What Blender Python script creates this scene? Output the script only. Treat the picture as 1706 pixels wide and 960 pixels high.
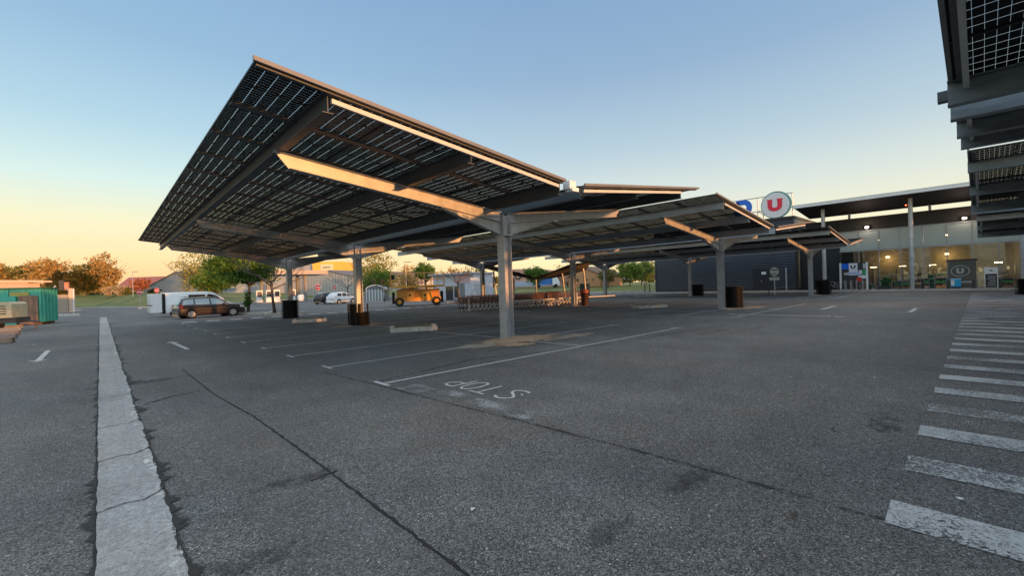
import bpy, math, random
import numpy as np
from math import sin, cos, pi, radians as R, hypot, atan2, sqrt
from mathutils import Matrix, Vector
rnd = random.Random(7)
S = bpy.context.scene
for o in list(bpy.data.objects): bpy.data.objects.remove(o)
COL = S.collection

# ------------------------------------------------------------------ camera
FPX, CAMH = 732.3, 1.6
YAW, PIT, ROL = R(43.165), R(-0.263), R(1.857)
_f = np.array([sin(YAW)*cos(PIT), cos(YAW)*cos(PIT), sin(PIT)])
_r = np.array([cos(YAW), -sin(YAW), 0.0]); _d = np.cross(_f, _r)
CR = cos(ROL)*_r + sin(ROL)*_d
CD = -sin(ROL)*_r + cos(ROL)*_d
CF = _f
cd = bpy.data.cameras.new('camera'); cam = bpy.data.objects.new('camera', cd); COL.objects.link(cam)
cam.matrix_world = Matrix(((CR[0], -CD[0], -CF[0], 0), (CR[1], -CD[1], -CF[1], 0), (CR[2], -CD[2], -CF[2], CAMH), (0, 0, 0, 1)))
cd.sensor_width = 36; cd.lens = FPX/1706*36; cd.clip_start = .05; cd.clip_end = 5000
S.camera = cam

# ------------------------------------------------------------------ light
SUN_AZ = R(172.0)      # compass direction of the sun, from +Y towards +X
SUN_EL = R(3.2)
W = bpy.data.worlds.new('World'); S.world = W; W.use_nodes = True
nt = W.node_tree; N = nt.nodes; L = nt.links; N.clear()
out = N.new('ShaderNodeOutputWorld')
sky = N.new('ShaderNodeTexSky'); sky.sky_type = 'NISHITA'; sky.sun_disc = False
sky.sun_elevation = SUN_EL; sky.sun_rotation = SUN_AZ; sky.air_density = 1.0; sky.dust_density = 1.2; sky.ozone_density = 1.5
bg1 = N.new('ShaderNodeBackground'); bg1.inputs[1].default_value = 0.05
L.new(sky.outputs[0], bg1.inputs[0])
def srgb(r, g, b):
    f = lambda c: ((c/255+.055)/1.055)**2.4 if c/255 > .04045 else c/255/12.92
    return (f(r), f(g), f(b), 1)
tc = N.new('ShaderNodeTexCoord'); sep = N.new('ShaderNodeSeparateXYZ'); L.new(tc.outputs['Generated'], sep.inputs[0])
def ramp(stops):
    r = N.new('ShaderNodeValToRGB'); e = r.color_ramp.elements
    while len(e) > 1: e.remove(e[-1])
    for i, (p, c) in enumerate(stops):
        x = e[0] if i == 0 else e.new(p)
        x.position = p; x.color = srgb(*c)
    L.new(sep.outputs[2], r.inputs[0]); return r
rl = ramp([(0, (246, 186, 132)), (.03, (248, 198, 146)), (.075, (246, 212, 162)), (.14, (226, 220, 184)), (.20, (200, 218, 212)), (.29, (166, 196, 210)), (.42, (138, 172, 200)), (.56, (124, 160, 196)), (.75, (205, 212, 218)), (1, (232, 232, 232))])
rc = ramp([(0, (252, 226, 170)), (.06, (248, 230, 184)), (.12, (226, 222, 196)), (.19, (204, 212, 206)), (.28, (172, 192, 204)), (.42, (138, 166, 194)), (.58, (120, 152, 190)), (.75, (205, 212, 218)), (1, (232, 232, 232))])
vd = N.new('ShaderNodeVectorMath'); vd.operation = 'DOT_PRODUCT'; vd.inputs[1].default_value = (-.17, .985, 0)
L.new(tc.outputs['Generated'], vd.inputs[0])
mr = N.new('ShaderNodeMapRange'); mr.interpolation_type = 'SMOOTHSTEP'
mr.inputs['From Min'].default_value = .45; mr.inputs['From Max'].default_value = .97; L.new(vd.outputs['Value'], mr.inputs['Value'])
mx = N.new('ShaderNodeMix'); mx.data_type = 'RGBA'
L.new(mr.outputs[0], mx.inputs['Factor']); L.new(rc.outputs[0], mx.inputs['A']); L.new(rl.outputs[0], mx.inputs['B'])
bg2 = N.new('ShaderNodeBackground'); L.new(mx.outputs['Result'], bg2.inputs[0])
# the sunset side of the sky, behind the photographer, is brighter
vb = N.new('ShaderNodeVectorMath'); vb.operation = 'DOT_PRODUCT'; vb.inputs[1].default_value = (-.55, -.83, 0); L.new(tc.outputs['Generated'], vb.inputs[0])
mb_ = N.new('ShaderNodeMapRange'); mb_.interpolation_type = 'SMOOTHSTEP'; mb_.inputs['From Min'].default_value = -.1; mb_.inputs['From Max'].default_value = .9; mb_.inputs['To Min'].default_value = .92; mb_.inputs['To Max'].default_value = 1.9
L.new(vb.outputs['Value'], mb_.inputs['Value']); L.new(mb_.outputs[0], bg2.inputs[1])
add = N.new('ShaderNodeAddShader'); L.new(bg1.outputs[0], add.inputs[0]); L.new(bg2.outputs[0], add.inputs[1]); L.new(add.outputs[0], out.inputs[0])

sl = bpy.data.lights.new('sun', 'SUN'); so = bpy.data.objects.new('sun', sl); COL.objects.link(so)
sl.energy = 4.5; sl.angle = R(.6); sl.color = (1.0, .42, .13)
sd = Vector((sin(SUN_AZ)*cos(SUN_EL), cos(SUN_AZ)*cos(SUN_EL), sin(SUN_EL)))
so.rotation_euler = (-sd).to_track_quat('-Z', 'Y').to_euler()
vs = S.view_settings; vs.view_transform = 'Standard'; vs.look = 'None'; vs.exposure = .26; vs.gamma = 1; vs.use_curve_mapping = False
S.cycles.max_bounces = 8; S.cycles.transparent_max_bounces = 24

# ------------------------------------------------------------------ pixel helpers (work out where things stand)
def ray(x, y): return CR*((x-853)/FPX) + CD*((y-480)/FPX) + CF
def G(x, y, z=0):
    r = ray(x, y); t = (z-CAMH)/r[2]; return (float(t*r[0]), float(t*r[1]), z)
def at(x, y, d):
    r = ray(x, y)*d; return (float(r[0]), float(r[1]), float(CAMH+r[2]))
def yh(x): return 498.9 - .0327*(x-166.4)
def gx(x, d):
    p = at(x, yh(x), d); return (p[0], p[1])
def zat(x, y, d): return at(x, y, d)[2]

# ------------------------------------------------------------------ materials
def mat(name, col, rough=.6, metal=0, var=.0, scale=4, bump=0, bscale=None, spec=.5, emit=None, coat=0, streak=None):
    m = bpy.data.materials.new(name); m.use_nodes = True; n = m.node_tree.nodes; l = m.node_tree.links
    b = n['Principled BSDF']; b.inputs['Roughness'].default_value = rough; b.inputs['Metallic'].default_value = metal
    b.inputs['Specular IOR Level'].default_value = spec; b.inputs['Coat Weight'].default_value = coat
    c = (*col[:3], 1); b.inputs['Base Color'].default_value = c
    tcn = n.new('ShaderNodeTexCoord')
    if var:
        nz = n.new('ShaderNodeTexNoise'); nz.inputs['Scale'].default_value = scale; nz.inputs['Detail'].default_value = 6; nz.inputs['Roughness'].default_value = .65
        if streak:
            mp = n.new('ShaderNodeMapping'); mp.inputs['Scale'].default_value = streak; l.new(tcn.outputs['Object'], mp.inputs[0]); l.new(mp.outputs[0], nz.inputs[0])
        else: l.new(tcn.outputs['Object'], nz.inputs[0])
        r = n.new('ShaderNodeValToRGB'); r.color_ramp.elements[0].position = .3; r.color_ramp.elements[1].position = .7
        r.color_ramp.elements[0].color = (*[max(0, k*(1-var)) for k in col[:3]], 1); r.color_ramp.elements[1].color = (*[min(1, k*(1+var)) for k in col[:3]], 1)
        l.new(nz.outputs[0], r.inputs[0]); l.new(r.outputs[0], b.inputs['Base Color'])
        m2 = n.new('ShaderNodeMapRange'); m2.inputs['To Min'].default_value = max(0, rough-.12); m2.inputs['To Max'].default_value = min(1, rough+.12)
        l.new(nz.outputs[0], m2.inputs[0]); l.new(m2.outputs[0], b.inputs['Roughness'])
    if bump:
        nb = n.new('ShaderNodeTexNoise'); nb.inputs['Scale'].default_value = bscale or scale*6; nb.inputs['Detail'].default_value = 4; l.new(tcn.outputs['Object'], nb.inputs[0])
        bp = n.new('ShaderNodeBump'); bp.inputs['Strength'].default_value = bump; bp.inputs['Distance'].default_value = .02; l.new(nb.outputs[0], bp.inputs['Height']); l.new(bp.outputs[0], b.inputs['Normal'])
    if emit:
        b.inputs['Emission Color'].default_value = (*emit[:3], 1); b.inputs['Emission Strength'].default_value = emit[3]
    return m

def worn(name, col, thr=.5, soft=.08, scale=40, big=1.2, amt=.5, rough=.8, var=.15):
    """worn paint or loose grit: noise decides where the layer is missing and the surface below shows"""
    m = mat(name, col, rough, var=var, scale=9); n = m.node_tree.nodes; l = m.node_tree.links
    tcn = n.new('ShaderNodeTexCoord'); a = n.new('ShaderNodeTexNoise'); a.inputs['Scale'].default_value = scale; a.inputs['Detail'].default_value = 8; a.inputs['Roughness'].default_value = .75
    c = n.new('ShaderNodeTexNoise'); c.inputs['Scale'].default_value = big; c.inputs['Detail'].default_value = 3
    l.new(tcn.outputs['Object'], a.inputs[0]); l.new(tcn.outputs['Object'], c.inputs[0])
    at_ = n.new('ShaderNodeAttribute'); at_.attribute_name = 'edge'
    ma = n.new('ShaderNodeMath'); ma.operation = 'MULTIPLY_ADD'; ma.inputs[1].default_value = amt; l.new(c.outputs[0], ma.inputs[0]); l.new(a.outputs[0], ma.inputs[2])
    mb = n.new('ShaderNodeMath'); mb.operation = 'SUBTRACT'; l.new(ma.outputs[0], mb.inputs[0]); l.new(at_.outputs['Fac'], mb.inputs[1])
    k = n.new('ShaderNodeMapRange'); k.inputs['From Min'].default_value = thr-soft+amt*.5; k.inputs['From Max'].default_value = thr+soft+amt*.5; l.new(mb.outputs[0], k.inputs[0])
    t = n.new('ShaderNodeBsdfTransparent'); mx = n.new('ShaderNodeMixShader'); l.new(k.outputs[0], mx.inputs[0]); l.new(t.outputs[0], mx.inputs[1]); l.new(n['Principled BSDF'].outputs[0], mx.inputs[2])
    l.new(mx.outputs[0], n['Material Output'].inputs[0]); return m

def asphalt(name, base=.062, lo=.45, hi=2.45, vs=125, sp=2.8, pat=.84):
    m = bpy.data.materials.new(name); m.use_nodes = True; n = m.node_tree.nodes; l = m.node_tree.links; b = n['Principled BSDF']
    tcn = n.new('ShaderNodeTexCoord')
    def noise(sc, det=4, ro=.6, mp=None):
        x = n.new('ShaderNodeTexNoise'); x.inputs['Scale'].default_value = sc; x.inputs['Detail'].default_value = det; x.inputs['Roughness'].default_value = ro
        if mp:
            q = n.new('ShaderNodeMapping'); q.inputs['Scale'].default_value = mp; l.new(tcn.outputs['Object'], q.inputs[0]); l.new(q.outputs[0], x.inputs[0])
        else: l.new(tcn.outputs['Object'], x.inputs[0])
        return x
    def mrange(src, a, b_, c, d):
        x = n.new('ShaderNodeMapRange'); x.inputs['From Min'].default_value = a; x.inputs['From Max'].default_value = b_; x.inputs['To Min'].default_value = c; x.inputs['To Max'].default_value = d; l.new(src, x.inputs[0]); return x.outputs[0]
    def mul(a, b_):
        x = n.new('ShaderNodeMath'); x.operation = 'MULTIPLY'; l.new(a, x.inputs[0]); l.new(b_, x.inputs[1]); return x.outputs[0]
    vo = n.new('ShaderNodeTexVoronoi'); vo.inputs['Scale'].default_value = vs; l.new(tcn.outputs['Object'], vo.inputs['Vector'])
    sepc = n.new('ShaderNodeSeparateColor'); l.new(vo.outputs['Color'], sepc.inputs[0])
    stones = mrange(sepc.outputs[0], .25, 1, lo, hi)
    stones_pw = n.new('ShaderNodeMath'); stones_pw.operation = 'POWER'; stones_pw.inputs[1].default_value = 1.25; l.new(stones, stones_pw.inputs[0])
    spark = mrange(sepc.outputs[1], .985, .99, 1, sp)
    a = noise(.22, 5, .6); s1 = mrange(a.outputs[0], .35, .65, pat, 2-pat)
    c = noise(1.7, 6, .7); s2 = mrange(c.outputs[0], .3, .7, .86, 1.14)
    e = noise(22, 4, .7); s3 = mrange(e.outputs[0], .3, .7, .72, 1.28)
    q = noise(.5, 4, .6, (1.3, .12, 1)); s4 = mrange(q.outputs[0], .35, .65, .9, 1.1)
    v = mul(mul(mul(mul(mul(stones_pw.outputs[0], spark), s1), s2), s3), s4)
    h = noise(.35, 3); cr = n.new('ShaderNodeValToRGB'); cr.color_ramp.elements[0].position = .35; cr.color_ramp.elements[1].position = .65
    cr.color_ramp.elements[0].color = (base*1.05, base, base*.93, 1); cr.color_ramp.elements[1].color = (base*.97, base*1.0, base*1.01, 1); l.new(h.outputs[0], cr.inputs[0])
    vm = n.new('ShaderNodeVectorMath'); vm.operation = 'SCALE'; l.new(cr.outputs[0], vm.inputs[0]); l.new(v, vm.inputs['Scale']); l.new(vm.outputs[0], b.inputs['Base Color'])
    b.inputs['Roughness'].default_value = .82; b.inputs['Specular IOR Level'].default_value = .35
    ad = n.new('ShaderNodeMath'); ad.operation = 'ADD'; l.new(vo.outputs['Distance'], ad.inputs[0]); l.new(e.outputs[0], ad.inputs[1])
    bp = n.new('ShaderNodeBump'); bp.inputs['Strength'].default_value = .55; bp.inputs['Distance'].default_value = .004; l.new(ad.outputs[0], bp.inputs['Height']); l.new(bp.outputs[0], b.inputs['Normal'])
    return m

def leafmat(name, c1, c2, sc=.9, trans=.25):
    m = mat(name, c1, .6, spec=.2); n = m.node_tree.nodes; l = m.node_tree.links; b = n['Principled BSDF']
    tcn = n.new('ShaderNodeTexCoord'); nz = n.new('ShaderNodeTexNoise'); nz.inputs['Scale'].default_value = sc; nz.inputs['Detail'].default_value = 5; l.new(tcn.outputs['Object'], nz.inputs[0])
    r = n.new('ShaderNodeValToRGB'); r.color_ramp.elements[0].position = .35; r.color_ramp.elements[1].position = .65
    r.color_ramp.elements[0].color = (*c1, 1); r.color_ramp.elements[1].color = (*c2, 1); l.new(nz.outputs[0], r.inputs[0]); l.new(r.outputs[0], b.inputs['Base Color'])
    t = n.new('ShaderNodeBsdfTranslucent'); l.new(r.outputs[0], t.inputs[0]); mx = n.new('ShaderNodeMixShader'); mx.inputs[0].default_value = trans
    l.new(b.outputs[0], mx.inputs[1]); l.new(t.outputs[0], mx.inputs[2]); l.new(mx.outputs[0], n['Material Output'].inputs[0]); return m

def panelmat():
    """bifacial module seen from below: dark cells, clear glass in the gaps between them"""
    m = bpy.data.materials.new('bifacial_cells'); m.use_nodes = True; n = m.node_tree.nodes; l = m.node_tree.links; b = n['Principled BSDF']
    b.inputs['Base Color'].default_value = (.004, .0045, .006, 1); b.inputs['Roughness'].default_value = .5; b.inputs['Specular IOR Level'].default_value = .15
    uv = n.new('ShaderNodeUVMap'); uv.uv_map = 'cells'; sp = n.new('ShaderNodeSeparateXYZ'); l.new(uv.outputs[0], sp.inputs[0])
    def M(op, a, b_=None, v=None):
        x = n.new('ShaderNodeMath'); x.operation = op; l.new(a, x.inputs[0])
        if b_ is not None: l.new(b_, x.inputs[1])
        if v is not None: x.inputs[1].default_value = v
        return x.outputs[0]
    # u in metres across the module (6 cells of .186), v along it (18 half cells of .094 and a middle band)
    def line(src, pitch, w):
        f = M('FRACT', M('MULTIPLY', src, v=1/pitch)); d = M('ABSOLUTE', M('SUBTRACT', f, v=.5)); return M('GREATER_THAN', d, v=.5-w/pitch/2)
    u, v = sp.outputs[0], sp.outputs[1]
    lu = line(u, .1865, .0062); lv = line(v, .094, .0019)
    inu = M('MULTIPLY', M('GREATER_THAN', u, v=.02), M('LESS_THAN', u, v=1.10)); inv = M('MULTIPLY', M('GREATER_THAN', v, v=.04), M('LESS_THAN', v, v=1.66))
    band = M('LESS_THAN', M('ABSOLUTE', M('SUBTRACT', v, v=.846)), v=.022)
    nb = M('SUBTRACT', M('MULTIPLY', band, v=0), v=-1.0)
    lu2 = M('MULTIPLY', lu, M('SUBTRACT', nb, band))
    t = M('MULTIPLY', M('MAXIMUM', lu2, lv), M('MULTIPLY', inu, inv))
    tr = n.new('ShaderNodeBsdfTransparent'); tr.inputs[0].default_value = (.82, .77, .72, 1)
    mx = n.new('ShaderNodeMixShader'); l.new(t, mx.inputs[0]); l.new(b.outputs[0], mx.inputs[1]); l.new(tr.outputs[0], mx.inputs[2]); l.new(mx.outputs[0], n['Material Output'].inputs[0])
    return m

M_ASPH = asphalt('asphalt', .116, .58, 2.05, pat=.80); M_ASPH2 = asphalt('asphalt_lane', .122, .68, 1.75)
M_CONC = asphalt('gutter_concrete', .40, .80, 1.2, 160, .5, .84)
M_TAR = mat('tar_joint', (.022, .022, .022), .9, var=.4, scale=20, bump=.6, bscale=80)
M_VERGE = worn('crumbled_asphalt', (.034, .034, .032), .48, .08, scale=34, amt=.3)
M_PAINT = worn('worn_white_paint', (.50, .52, .52), .47, .05, scale=48, big=.9, amt=.5)
M_PAINTF = worn('faded_white_paint', (.36, .37, .37), .54, .06, scale=55, big=3, amt=.5)
M_LINE = worn('line_paint', (.58, .58, .57), .38, .06, scale=50, big=3, amt=.3)
M_SAND = worn('sand', (.50, .34, .21), .38, .07, scale=14, big=3, amt=.3, rough=.95)
M_SPILL = worn('pale_spilled_sand', (.50, .41, .30), .44, .2, 20, 2.0, .5, rough=.95)
M_SANDM = mat('sand_heap', (.48, .33, .20), .95, var=.3, scale=8, bump=1, bscale=30)
M_GRAV = mat('sandy_gravel', (.45, .34, .22), .95, var=.4, scale=30)
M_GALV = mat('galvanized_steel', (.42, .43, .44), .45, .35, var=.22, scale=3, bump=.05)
M_GALVD = mat('galvanized_steel_shaded', (.075, .085, .092), .5, .2, var=.2, scale=2.2, streak=(6, .8, 3))  # same galvanized steel, darkened in colour to stand for shade under the canopy
M_GALVL = mat('galvanized_steel_skylit', (.36, .39, .42), .45, .3, var=.2, scale=2.2, streak=(6, .8, 3))  # same steel, lightened in colour to stand for sky light on farther beams
M_GALVR = mat('galvanized_steel_skylit_grey', (.20, .23, .245), .45, .3, var=.3, scale=2.2, streak=(6, .8, 3))  # same steel, middle tone standing for sky light on the right-hand beams
M_ALU = mat('aluminium_edge', (.58, .58, .56), .5, .1, var=.1, scale=2)
M_TRIM = mat('grey_edge_trim', (.17, .17, .17), .5, .2, var=.15, scale=2)
M_DARKST = mat('dark_steel', (.05, .05, .055), .5, .3, var=.2)
M_PANEL = panelmat()
M_FRAME = mat('black_module_frame', (.02, .02, .022), .4, .4)
M_BLK = mat('black_plastic', (.008, .008, .009), .55, var=.3, scale=6, spec=.25)
M_WHITE = mat('white_paint', (.75, .75, .73), .45, var=.05)
M_CARW = mat('white_car_paint', (.78, .78, .77), .25, coat=.6)
M_CARD = mat('dark_car_paint', (.045, .031, .027), .28, .35, coat=.8)  # brownish tint stands for warm reflections on the dark bodywork
M_GLS = mat('car_glass', (.02, .025, .03), .06, spec=.9)
M_GLS_L = mat('car_glass_seen_through', (.32, .42, .45), .15, spec=.9)
M_TYRE = mat('tyre_rubber', (.018, .018, .018), .85)
M_RIM = mat('wheel_cover', (.55, .54, .52), .4, .4)
M_RED = mat('red_lens', (.5, .02, .02), .2)
M_REDS = mat('sign_red', (.62, .03, .03), .4)
M_ORL = mat('lift_orange', (.68, .31, .04), .45, var=.2, scale=2)
M_CREAM = mat('cream_paint', (.62, .50, .30), .5, var=.15)
M_GREEN = mat('container_green', (.07, .42, .30), .5, var=.18, scale=2, streak=(3, 3, .6))
M_RUST = mat('rusty_steel', (.30, .17, .11), .8, .1, var=.5, scale=3, streak=(3, 3, .5))
M_WOOD = mat('weathered_wood', (.22, .17, .13), .85, var=.35, scale=3)
M_KERB = mat('kerb_stone', (.52, .49, .44), .85, var=.35, scale=6, bump=.8, bscale=25)
M_PAVE = mat('pavement_concrete', (.24, .235, .22), .85, var=.2, scale=1)
M_GRASS = leafmat('grass', (.10, .13, .03), (.20, .20, .06), .25, 0)
M_BARK = mat('bark', (.10, .075, .055), .9, var=.35, scale=4)
M_BARKL = mat('pale_bark', (.26, .2, .15), .9, var=.3, scale=4)
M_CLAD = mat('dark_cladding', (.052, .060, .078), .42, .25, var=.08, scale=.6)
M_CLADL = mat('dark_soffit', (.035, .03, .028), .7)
M_GLBAND = mat('frosted_band_glass', (.34, .40, .40), .22, spec=.7, var=.04, scale=.4)
M_MULL = mat('grey_mullion', (.28, .30, .31), .45, .4)
M_BLUE = mat('sign_blue', (.01, .14, .66), .4)
M_LBLUE = mat('bright_blue', (.02, .36, .66), .4)
M_UR = mat('logo_red', (.72, .01, .05), .35)
M_UW = mat('logo_white', (.72, .72, .74), .4)
M_UG = mat('logo_teal_rim', (.12, .32, .30), .4)
M_SAIL = mat('shade_sail', (.05, .042, .035), .8, var=.15)
M_GREY = mat('mid_grey', (.2, .2, .2), .6, var=.15)
M_LAMP = mat('floodlight_lens', (1, .85, .7), .4, emit=(1, .75, .6, 30))
M_REDLAMP = mat('red_lamp_lens', (1, .2, .1), .4, emit=(1, .12, .05, 5))
M_WARM = mat('shop_lamp', (1, .8, .5), .4, emit=(1, .74, .38, 14))

# ------------------------------------------------------------------ mesh builder
class MB:
    def __init__(s): s.v = []; s.f = []; s.uv = None; s.smooth = False
    def add(s, vs, fs):
        k = len(s.v); s.v += [tuple(map(float, p)) for p in vs]; s.f += [tuple(i+k for i in f) for f in fs]; return s
    def box(s, a, b):
        x0, y0, z0 = (min(a[i], b[i]) for i in range(3)); x1, y1, z1 = (max(a[i], b[i]) for i in range(3))
        return s.add([(x0,y0,z0),(x1,y0,z0),(x1,y1,z0),(x0,y1,z0),(x0,y0,z1),(x1,y0,z1),(x1,y1,z1),(x0,y1,z1)], [(0,3,2,1),(4,5,6,7),(0,1,5,4),(1,2,6,5),(2,3,7,6),(3,0,4,7)])
    def cbox(s, c, d, ang=0, tilt=0):
        m = Matrix.Translation(c) @ Matrix.Rotation(ang, 4, 'Z') @ Matrix.Rotation(tilt, 4, 'X')
        h = [k/2 for k in d]; vs = [m @ Vector((x*h[0], y*h[1], z*h[2])) for z in (-1, 1) for x, y in ((-1,-1),(1,-1),(1,1),(-1,1))]
        return s.add(vs, [(0,3,2,1),(4,5,6,7),(0,1,5,4),(1,2,6,5),(2,3,7,6),(3,0,4,7)])
    def prism(s, poly, axis, a, b):
        """poly: 2-D points; axis 0/1/2 = extrusion axis between a and b"""
        def P(p, t): return {0: (t, p[0], p[1]), 1: (p[0], t, p[1]), 2: (p[0], p[1], t)}[axis]
        n = len(poly); vs = [P(p, a) for p in poly]+[P(p, b) for p in poly]
        return s.add(vs, [tuple(range(n)), tuple(range(2*n-1, n-1, -1))]+[(i, (i+1) % n, (i+1) % n+n, i+n)[::-1] for i in range(n)])
    def tube(s, pts, r, n=8, cap=True):
        pts = [Vector(p) for p in pts]; rs = r if isinstance(r, (list, tuple)) else [r]*len(pts); k = len(s.v); rings = []
        for i, p in enumerate(pts):
            d = (pts[min(i+1, len(pts)-1)]-pts[max(i-1, 0)]).normalized(); u = d.orthogonal().normalized() if abs(d.z) < .95 else Vector((1, 0, 0)).cross(d).normalized()
            if abs(d.z) < .95: u = d.cross(Vector((0, 0, 1))).normalized()
            w = d.cross(u)
            rings.append([p+(u*cos(2*pi*j/n)+w*sin(2*pi*j/n))*rs[i] for j in range(n)])
        vs = [v for rg in rings for v in rg]; fs = []
        for i in range(len(pts)-1):
            for j in range(n): a = i*n+j; b = i*n+(j+1) % n; fs.append((a, b, b+n, a+n))
        if cap: fs += [tuple(range(n))[::-1], tuple(range((len(pts)-1)*n, len(pts)*n))]
        return s.add(vs, fs)
    def lathe(s, prof, c=(0, 0, 0), n=24, capb=False, capt=False):
        vs = [(c[0]+r*cos(2*pi*j/n), c[1]+r*sin(2*pi*j/n), c[2]+z) for r, z in prof for j in range(n)]; fs = []
        for i in range(len(prof)-1):
            for j in range(n): a = i*n+j; b = i*n+(j+1) % n; fs.append((a, b, b+n, a+n))
        if capb: fs.append(tuple(range(n))[::-1])
        if capt: fs.append(tuple(range((len(prof)-1)*n, len(prof)*n)))
        return s.add(vs, fs)
    def disc(s, c, r, nrm, n=24, th=.02, ry=None):
        nrm = Vector(nrm).normalized(); u = nrm.cross(Vector((0, 0, 1))); u = u.normalized() if u.length > .01 else Vector((1, 0, 0)); w = u.cross(nrm); ry = ry or r
        c = Vector(c); vs = [c+u*cos(2*pi*j/n)*r+w*sin(2*pi*j/n)*ry+nrm*t for t in (0, th) for j in range(n)]
        return s.add(vs, [tuple(range(n)), tuple(range(n, 2*n))[::-1]]+[(j, (j+1) % n, (j+1) % n+n, j+n)[::-1] for j in range(n)])
    def build(s, name, m, parent=None, smooth=None, loc=None):
        me = bpy.data.meshes.new(name); me.from_pydata(s.v, [], s.f)
        if isinstance(m, (list, tuple)):
            for q in m: me.materials.append(q)
        else: me.materials.append(m)
        if s.uv is not None:
            ul = me.uv_layers.new(name='cells'); ul.data.foreach_set('uv', np.array(s.uv, dtype=np.float32).ravel())
        if s.smooth or smooth: me.polygons.foreach_set('use_smooth', [True]*len(me.polygons))
        me.update(); o = bpy.data.objects.new(name, me); COL.objects.link(o)
        if parent: o.parent = parent
        if loc: o.location = loc
        return o

def thing(name, label, cat, loc=(0, 0, 0), rz=0, group=None):
    o = bpy.data.objects.new(name, None); COL.objects.link(o); o.location = loc; o.rotation_euler = (0, 0, rz); o.empty_display_size = .3
    o['label'] = label; o['category'] = cat
    if group: o['group'] = group
    return o
def tag(o, label, cat, group=None):
    o['label'] = label; o['category'] = cat
    if group: o['group'] = group
    return o
def struct(o): o['kind'] = 'structure'; return o
def copy_tree(o, parent=None):
    c = o.copy(); COL.objects.link(c)
    if parent: c.parent = parent
    for ch in list(o.children): copy_tree(ch, c)
    return c
def put(o, loc, rz=None, label=None):
    o.location = loc
    if rz is not None: o.rotation_euler = (0, 0, rz)
    if label: o['label'] = label
    return o

# ================================================================== GROUND
XS = [-700, -300, 0, 80, 160, 245, 330, 430, 520, 620, 720, 820, 900, 1040, 1100, 1300, 1706, 2300]
NEAR = [60, 70, 78, 82, 88, 74, 80, 93, 120, 110, 95, 85, 76, 72, 72, 75, 80, 90]
TOPZ = [2.6, 2.6, 2.6, 2.7, 2.8, 2.7, 2.4, 2.0, 1.7, 1.4, 1.2, 1.0, 1.0, 1.0, 1.0, .5, .3, 0]
def bank(x):
    return float(np.interp(x, XS, NEAR)), float(np.interp(x, XS, TOPZ))
cols_ = list(range(-700, 2301, 20)); mb = MB(); vv = []
for x in cols_:
    n_, tz = bank(x)
    j = rnd.uniform(-.4, .4)
    for d, z in ((n_*.8, -.06), (n_+j, -.01), (n_+.25+j, .1), (n_*1.08, .1+tz*.35), (n_*1.2, tz*.85), (n_*1.32, tz), (n_*2.2, tz), (1500, tz)):
        p = gx(x, d); vv.append((p[0], p[1], z))
K = 8; ff = []
for i in range(len(cols_)-1):
    for k in range(K-1): a = i*K+k; ff.append((a, a+K, a+K+1, a+1))
mb.add(vv, ff); struct(mb.build('grass_field', M_GRASS, smooth=True))
# base terrain under everything to the horizon (behind the camera as well)
mb = MB(); mb.add([(-1500, -1500, -.09), (1500, -1500, -.09), (1500, 1500, -.09), (-1500, 1500, -.09)], [(0, 1, 2, 3)]); struct(mb.build('terrain', M_GRASS))
# asphalt sheet: polygon from behind the camera to the far kerb
poly = [(-90, -60), (75, -60), (75, 30)]
for x in range(1706, -701, -20):
    p = gx(x, bank(x)[0]+.1)
    if p[0] < 75 and p[0] > -90: poly.append((p[0], p[1]))
poly.append((-90, 60))
mb = MB(); mb.add([(x, y, 0) for x, y in poly], [tuple(range(len(poly)))]); struct(mb.build('asphalt_lot', M_ASPH))
# far kerb edging of the lot
mb = MB()
xs2 = list(range(-200, 1081, 20))
for a, b in zip(xs2[:-1], xs2[1:]):
    p = gx(a, bank(a)[0]-.3); q = gx(b, bank(b)[0]-.3); dd = hypot(q[0]-p[0], q[1]-p[1])
    mb.cbox(((p[0]+q[0])/2, (p[1]+q[1])/2, .06), (dd*.985, .3, .14), atan2(q[1]-p[1], q[0]-p[0]))
struct(mb.build('far_kerb', M_KERB))

def ragged(x0, x1, y0, y1, z, step, jl, jr, name, m, edge=None, seed=3):
    r = random.Random(seed); mb = MB(); y = y0; vs = []; jlv = jrv = 0
    while y < y1:
        jlv = jlv*.6+r.uniform(-jl, jl); jrv = jrv*.6+r.uniform(-jr, jr)
        vs += [(x0(y)+jlv if callable(x0) else x0+jlv, y, z), (x1(y)+jrv if callable(x1) else x1+jrv, y, z)]; y += step*(1+max(0, y)*.08)
    fs = [(2*i, 2*i+1, 2*i+3, 2*i+2) for i in range(len(vs)//2-1)]; mb.add(vs, fs); return struct(mb.build(name, m))
# lighter lane between gutter and seam, a sheet 4 mm up
mb = MB(); mb.add([(.7, -12, .004), (1.44, -12, .004), (1.44, 8.2, .004), (1.30, 14, .004), (.75, 14, .004)], [(0, 1, 2, 3, 4)]); struct(mb.build('asphalt_lane_patch', M_ASPH2))
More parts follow.
